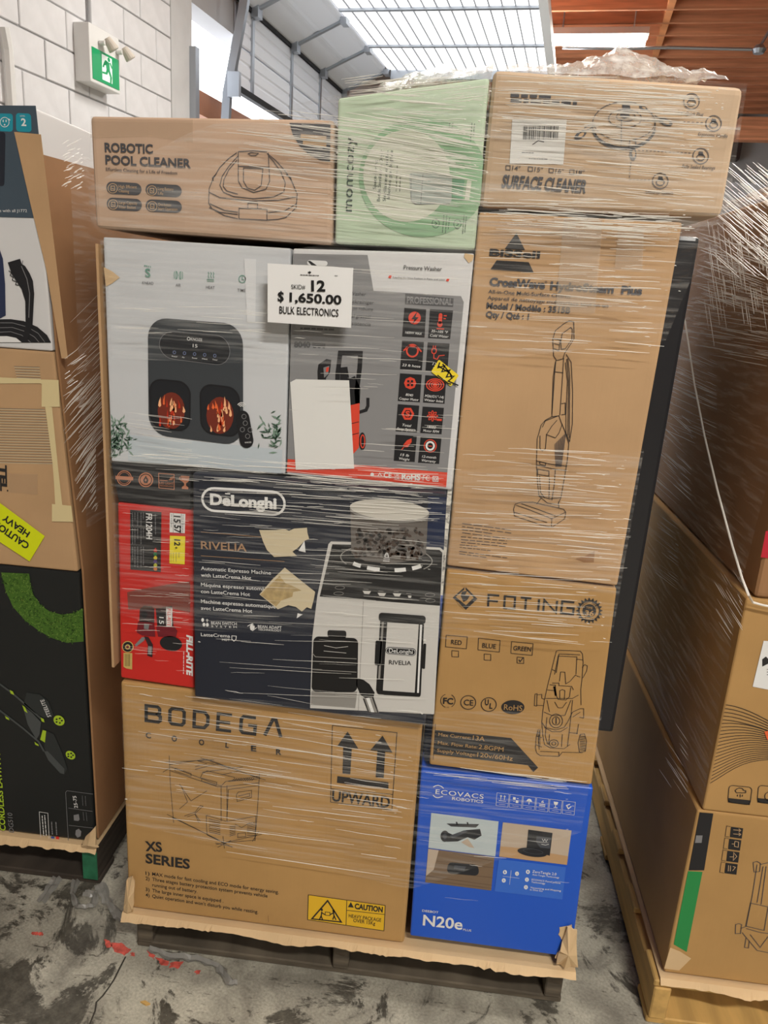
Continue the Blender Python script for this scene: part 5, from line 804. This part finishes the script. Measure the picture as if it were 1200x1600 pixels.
# ------------------------------------------------------------------ stretch film
def film_mat(name, base, streak, sc, tint=(244, 244, 240)):
    m = bpy.data.materials.new(name); m.use_nodes = True; nt = m.node_tree; N = nt.nodes.new; L = nt.links.new; b = nt.nodes['Principled BSDF']
    b.inputs['Base Color'].default_value = S(*tint); b.inputs['Roughness'].default_value = .22; b.inputs['Specular IOR Level'].default_value = .7
    tc = N('ShaderNodeTexCoord'); mp = N('ShaderNodeMapping'); mp.inputs['Scale'].default_value = sc; mp.inputs['Rotation'].default_value = (0, .04, 0)
    n = N('ShaderNodeTexNoise'); n.inputs['Scale'].default_value = 1; n.inputs['Detail'].default_value = 5; n.inputs['Roughness'].default_value = .6
    L(tc.outputs['Object'], mp.inputs[0]); L(mp.outputs[0], n.inputs['Vector'])
    mr = N('ShaderNodeMapRange'); mr.inputs[1].default_value = .48; mr.inputs[2].default_value = .75; mr.inputs[3].default_value = base; mr.inputs[4].default_value = base+streak; L(n.outputs[0], mr.inputs[0])
    bp = N('ShaderNodeBump'); bp.inputs['Strength'].default_value = .6; bp.inputs['Distance'].default_value = .004; L(n.outputs[0], bp.inputs['Height']); L(bp.outputs[0], b.inputs['Normal'])
    t = N('ShaderNodeBsdfTransparent'); mx = N('ShaderNodeMixShader'); L(mr.outputs[0], mx.inputs[0]); L(t.outputs[0], mx.inputs[1]); L(b.outputs[0], mx.inputs[2]); L(mx.outputs[0], nt.nodes['Material Output'].inputs[0]); return m
FILM = film_mat('stretch_film', .015, .2, (5, 5, 130)); FILMH = film_mat('stretch_film_heavy', .03, .34, (5, 5, 110)); CRUM = film_mat('crumpled_film', .3, .6, (30, 30, 30)); FSIDE = film_mat('stretch_film_side', .04, .3, (3, 8, 90))
STRAND = mat('film_fold', (250, 248, 240), .25, spec=.8, alpha=.72)
sw = empty('stretch_wrap', (-.14, .2, .3), label='clear stretch film wound in bands around the middle stack', cat='film')
YF = -.030
def at(poly, t):
    x = poly[0][0]+(poly[-1][0]-poly[0][0])*t
    for p, q in zip(poly, poly[1:]):
        if p[0] <= x <= q[0]: k = (x-p[0])/(q[0]-p[0] or 1); return (x, p[1]+(q[1]-p[1])*k)
    return poly[-1]
def band(name, top, bot, m, root, Y=YF, nz=8, nx=48, wrap=.5):
    V = []; F = []; cols = []
    for i in range(nx+1):
        t = i/nx; A, B = at(top, t), at(bot, t); cols.append([py(A[0]+(B[0]-A[0])*k/nz, A[1]+(B[1]-A[1])*k/nz, Y)+Vector((0, .003*noise.noise((t*12, k*1.7, 2))-.0, 0)) for k in range(nz+1)])
    Lc = [[p+Vector((-.004, y-Y, 0)) for p in cols[0]] for y in (wrap, .02)]; Rc = [[p+Vector((.006, y-Y, 0)) for p in cols[-1]] for y in (.02, wrap)]
    cols = Lc+cols+Rc
    for c in cols: V += c
    k = nz+1
    for i in range(len(cols)-1):
        for z in range(nz): F.append((i*k+z, i*k+z+1, (i+1)*k+z+1, (i+1)*k+z))
    return mk(name, V, F, m, root, smooth=True)
band('film_band', [(137, 292), (300, 205), (380, 180), (530, 148), (640, 129), (770, 104), (1168, 130)], [(143, 354), (522, 384), (746, 392), (1134, 350)], FILMH, sw)
band('film_band', [(156, 372), (455, 390), (742, 345), (1116, 350)], [(166, 560), (450, 570), (728, 566), (1040, 532)], FILM, sw)
band('film_band', [(170, 700), (700, 738), (1006, 705)], [(184, 960), (300, 985), (668, 1000), (958, 985)], FILM, sw)
band('film_band', [(188, 1078), (660, 1112), (942, 1110)], [(198, 1285), (640, 1390), (908, 1300)], FILM, sw)
def mound(name, px, Y, depth, m, root, h=.0):     # bunched film lying on top of the load
    nx, ny = 44, 12; V = []; F = []
    for i in range(nx+1):
        t = i/nx; x, y = at(px, t); A = py(x, y, Y+depth*.4); lowz = py(*at([(px[0][0], px[0][1]+4), (px[-1][0], px[-1][1]+4)], t), Y).z
        for k in range(ny+1):
            s_ = k/ny; pr = math.sin(math.pi*min(1, s_*1.15)/1.15*1.0)**.8; zz = lowz+(A.z-lowz)*max(0, pr); nn = noise.noise((A.x*22, s_*7, 4))*.012+abs(noise.noise((A.x*60, s_*16, 9)))*.010
            V.append(Vector((A.x, Y+depth*s_, zz+nn*(.3+pr))))
    for i in range(nx):
        for k in range(ny): F.append((i*(ny+1)+k, i*(ny+1)+k+1, (i+1)*(ny+1)+k+1, (i+1)*(ny+1)+k))
    return mk(name, V, F, m, root)
mound('bunched_film', [(600, 142), (625, 128), (660, 118), (690, 106), (715, 112), (770, 108)], .02, .3, CRUM, sw)
mound('bunched_film', [(790, 108), (880, 106), (915, 98), (940, 86), (965, 76), (1000, 90), (1050, 110), (1110, 120)], .02, .3, CRUM, sw)
def strands(name, regs, plane, root, m=STRAND, seed=3):
    rnd = random.Random(seed); V = []; F = []
    for x0, x1, y0, y1, n, l0, l1, sl, w0, w1 in regs:
        for _ in range(n):
            L = rnd.uniform(l0, l1)*rnd.uniform(.5, 1); x = rnd.uniform(x0, x1); s_ = sl+rnd.gauss(0, .025); y = rnd.uniform(y0, y1)+.07*(x-x0)*(0 if abs(sl) > .4 else 1); w = rnd.uniform(w0, w1)*.95; K = 5
            xe = max(x+4, min(x+L, x1+rnd.uniform(-45, 8)*(x1-x0 > 150))); pts = [plane(x+(xe-x)*k/K, y+s_*(xe-x)*k/K+rnd.gauss(0, .25)) for k in range(K+1)]; d = (pts[-1]-pts[0]).normalized(); nrm = (C-pts[0]).normalized(); up = d.cross(nrm).normalized(); b = len(V)
            for k, p in enumerate(pts):
                ww = w*(.25+.75*math.sin(math.pi*(k+.4)/(K+.8))); V += [p-up*ww, p+nrm*ww*.9, p+up*ww]
            for k in range(K): F += [(b+3*k, b+3*k+3, b+3*k+4, b+3*k+1), (b+3*k+1, b+3*k+4, b+3*k+5, b+3*k+2)]
    return mk(name, V, F, m, root, kind='stuff')
FP = lambda x, y: py(x, y, YF-.004)
strands('film_folds', [
 (530, 755, 165, 290, 45, 60, 220, .19, .0005, .0015), (540, 760, 135, 200, 40, 30, 110, .05, .0005, .0014), (765, 1110, 120, 215, 60, 40, 200, .05, .0004, .0013), (740, 1060, 318, 360, 24, 30, 160, .05, .0004, .0012),
 (380, 760, 165, 235, 90, 40, 200, .13, .0003, .0011), (340, 760, 200, 330, 110, 40, 220, .10, .0003, .0010), (530, 760, 120, 150, 40, 30, 120, -.12, .0003, .0010), (760, 1130, 110, 190, 110, 30, 170, .06, .0003, .0010), (750, 1110, 190, 300, 80, 30, 200, .08, .0003, .0009), (740, 1080, 300, 345, 70, 30, 180, .04, .0004, .0012),
 (745, 1060, 345, 440, 50, 30, 160, .04, .0003, .0009), (725, 1030, 430, 540, 38, 30, 200, .06, .0003, .0009), (170, 440, 470, 520, 26, 30, 120, .05, .0003, .0006), (450, 720, 400, 740, 60, 20, 140, .05, .0002, .0006), (180, 300, 640, 700, 14, 40, 150, .12, .0003, .0006),
 (175, 690, 700, 745, 60, 40, 200, .07, .0003, .0010), (300, 690, 730, 800, 60, 30, 220, .06, .0003, .0008), (310, 680, 800, 960, 60, 20, 160, .06, .0002, .0006), (190, 295, 785, 1050, 40, 20, 90, .05, .0002, .0006), (700, 980, 690, 900, 110, 30, 200, .06, .0002, .0008), (690, 950, 900, 990, 40, 30, 200, .08, .0003, .0009),
 (310, 660, 960, 1090, 22, 60, 260, .05, .0002, .0006), (190, 640, 1065, 1300, 90, 30, 260, .14, .0002, .0008), (220, 640, 1120, 1340, 8, 260, 420, .16, .0006, .001), (660, 920, 1195, 1215, 16, 40, 200, .09, .0003, .0010), (650, 900, 1215, 1400, 14, 20, 80, .1, .0002, .0006)], FP, sw)
strands('long_film_folds', [(300, 310, 1000, 1004, 1, 390, 400, .0, .0011, .0012), (190, 195, 1245, 1248, 1, 470, 480, .17, .0011, .0012), (655, 660, 1112, 1116, 1, 280, 290, .05, .0012, .0014), (660, 664, 1000, 1003, 1, 270, 280, .03, .0012, .0014), (520, 525, 235, 240, 1, 300, 320, .24, .0013, .0016), (760, 765, 140, 150, 1, 360, 380, .16, .0013, .0016)], FP, sw, seed=11)
# film on the facing sides of the two neighbouring stacks
s1 = empty('stretch_wrap', (-.81, .5, 1.0), label='clear streaked film on the side of the left stack', cat='film')
PXL = lambda x, y: hit(x, y, (-.812, 0, 0), Vector((1, 0, 0)))
strands('film_folds', [(98, 165, 620, 720, 60, 30, 75, -1.15, .0004, .0011), (115, 150, 720, 800, 46, 25, 60, -1.5, .0004, .0012), (95, 135, 560, 640, 24, 15, 40, -.7, .0004, .001), (95, 128, 215, 300, 40, 5, 25, -.5, .0004, .001), (108, 160, 500, 620, 30, 30, 60, -1.0, .0002, .0006)], PXL, s1, seed=5)
mk('film_band', [(-.814, .2, 1.0), (-.814, .62, 1.0), (-.814, .62, 1.80), (-.814, .2, 1.80)], [(0, 1, 2, 3)], FSIDE, s1)
s2 = empty('stretch_wrap', (.57, .6, 1.0), label='clear streaked film bulging over the side of the right stack', cat='film')
nx, nz = 24, 24; V = []; F = []
for i in range(nx+1):
    for k in range(nz+1):
        y = -.02+1.15*i/nx; z = .6+(1.82-.6)*k/nz; x = .574+.03*max(0, (z-1.1)/.7)-.012*math.sin(math.pi*k/nz)+.004*noise.noise((y*8, z*14, 1)); V.append((x, y, z))
for i in range(nx):
    for k in range(nz): F.append((i*(nz+1)+k, i*(nz+1)+k+1, (i+1)*(nz+1)+k+1, (i+1)*(nz+1)+k))
mk('film_band', V, F, FSIDE, s2, smooth=True)
nx, ny = 20, 16; V = []; F = []            # film pulled up over the top edge
for i in range(nx+1):
    for k in range(ny+1):
        t = i/nx; s_ = k/ny; V.append((.604+.5*s_, .0+1.1*t, 1.82+.13*math.sin(s_*1.5)*(1-.25*t)+.015*noise.noise((t*9, s_*7, 2))))
for i in range(nx):
    for k in range(ny): F.append((i*(ny+1)+k, i*(ny+1)+k+1, (i+1)*(ny+1)+k+1, (i+1)*(ny+1)+k))
mk('film_top', V, F, CRUM, s2, smooth=True)
PXR = lambda x, y: hit(x, y, (.562, 0, 0), Vector((1, 0, 0)))
strands('film_folds', [(1112, 1230, 250, 400, 130, 25, 95, .85, .0003, .001), (1085, 1230, 360, 470, 110, 20, 90, .35, .0003, .0009), (1060, 1230, 430, 560, 110, 25, 110, .18, .0003, .0008), (1100, 1200, 340, 480, 50, 4, 12, 7, .0003, .0007), (1030, 1120, 540, 680, 50, 25, 80, .45, .0003, .0007), (1010, 1080, 640, 760, 40, 20, 60, .9, .0002, .0006), (1020, 1060, 800, 900, 30, 20, 50, .75, .0002, .0005), (1115, 1160, 880, 980, 24, 15, 45, 1.6, .0002, .0006), (1030, 1075, 1130, 1230, 14, 20, 50, 1.5, .0002, .0006)], PXR, s2, seed=9)
g = G(); g.tube([PXR(x, y) for x, y in ((1070, 500), (1085, 600), (1101, 682), (1121, 766), (1144, 852), (1160, 905), (1170, 930))]+[py(1176, 941, .0), py(1190, 945, .0), py(1215, 950, .0)], .0022, 6); g.mk('film_rope', STRAND, s2)
# ------------------------------------------------------------------ scraps on the floor
M_scrap = mat('grey_film_scrap', (150, 148, 142), .3, spec=.6, alpha=.8)
def scrap(label, px, w, h=.012):
    px = [(x*.41667, 1300+y*.41667) for x, y in px]; P = []
    for p, q in zip(px, px[1:]):
        for t in range(4): P.append(pz(p[0]+(q[0]-p[0])*t/4, p[1]+(q[1]-p[1])*t/4))
    V = []; F = []
    for i, p in enumerate(P):
        d = (P[min(i+1, len(P)-1)]-P[max(i-1, 0)]).normalized(); s_ = Vector((-d.y, d.x, 0)); ww = w*(.6+.6*random.random()); zz = .002+h*abs(noise.noise((i*.5, 2, w*50)))
        V += [p+s_*ww+Vector((0, 0, .0015)), p+s_*ww*.3+Vector((0, 0, zz+.006)), p-s_*ww*.3+Vector((0, 0, zz*.4+.002)), p-s_*ww+Vector((0, 0, zz+.003))]
        if i: F += [(4*i-4+k, 4*i+k, 4*i+k+1, 4*i-3+k) for k in range(3)]
    mk('film_scrap', V, F, M_scrap, label=label, cat='film scrap', org=(P[0].x, P[0].y, 0))
scrap('grey twisted film scrap trailing from the left pallet', [(285, 130), (225, 165), (190, 215), (140, 290)], .012)
scrap('looped grey film scrap below the green pallet end', [(292, 165), (272, 235), (292, 290), (350, 285), (358, 240), (300, 230)], .009)
scrap('grey film scrap lying between the left and middle pallets', [(375, 200), (402, 265), (440, 310), (472, 345)], .014)
scrap('long crinkled grey film scrap in front of the middle pallet', [(560, 440), (640, 470), (740, 480), (820, 510), (862, 572), (900, 570)], .012)
P = [pz(x*.41667, 1300+y*.41667) for x, y in ((526, 640), (545, 636), (564, 648), (548, 653))]; mk('wood_chip', [p+Vector((0, 0, .004)) for p in P]+P, [(0, 1, 2, 3), (7, 6, 5, 4), (0, 4, 5, 1), (1, 5, 6, 2), (2, 6, 7, 3), (3, 7, 4, 0)], M_new_wood, label='small pale wood chip on the concrete floor', cat='wood chip', org=P[0])
bpy.data.objects.remove(TO); bpy.data.curves.remove(TC)
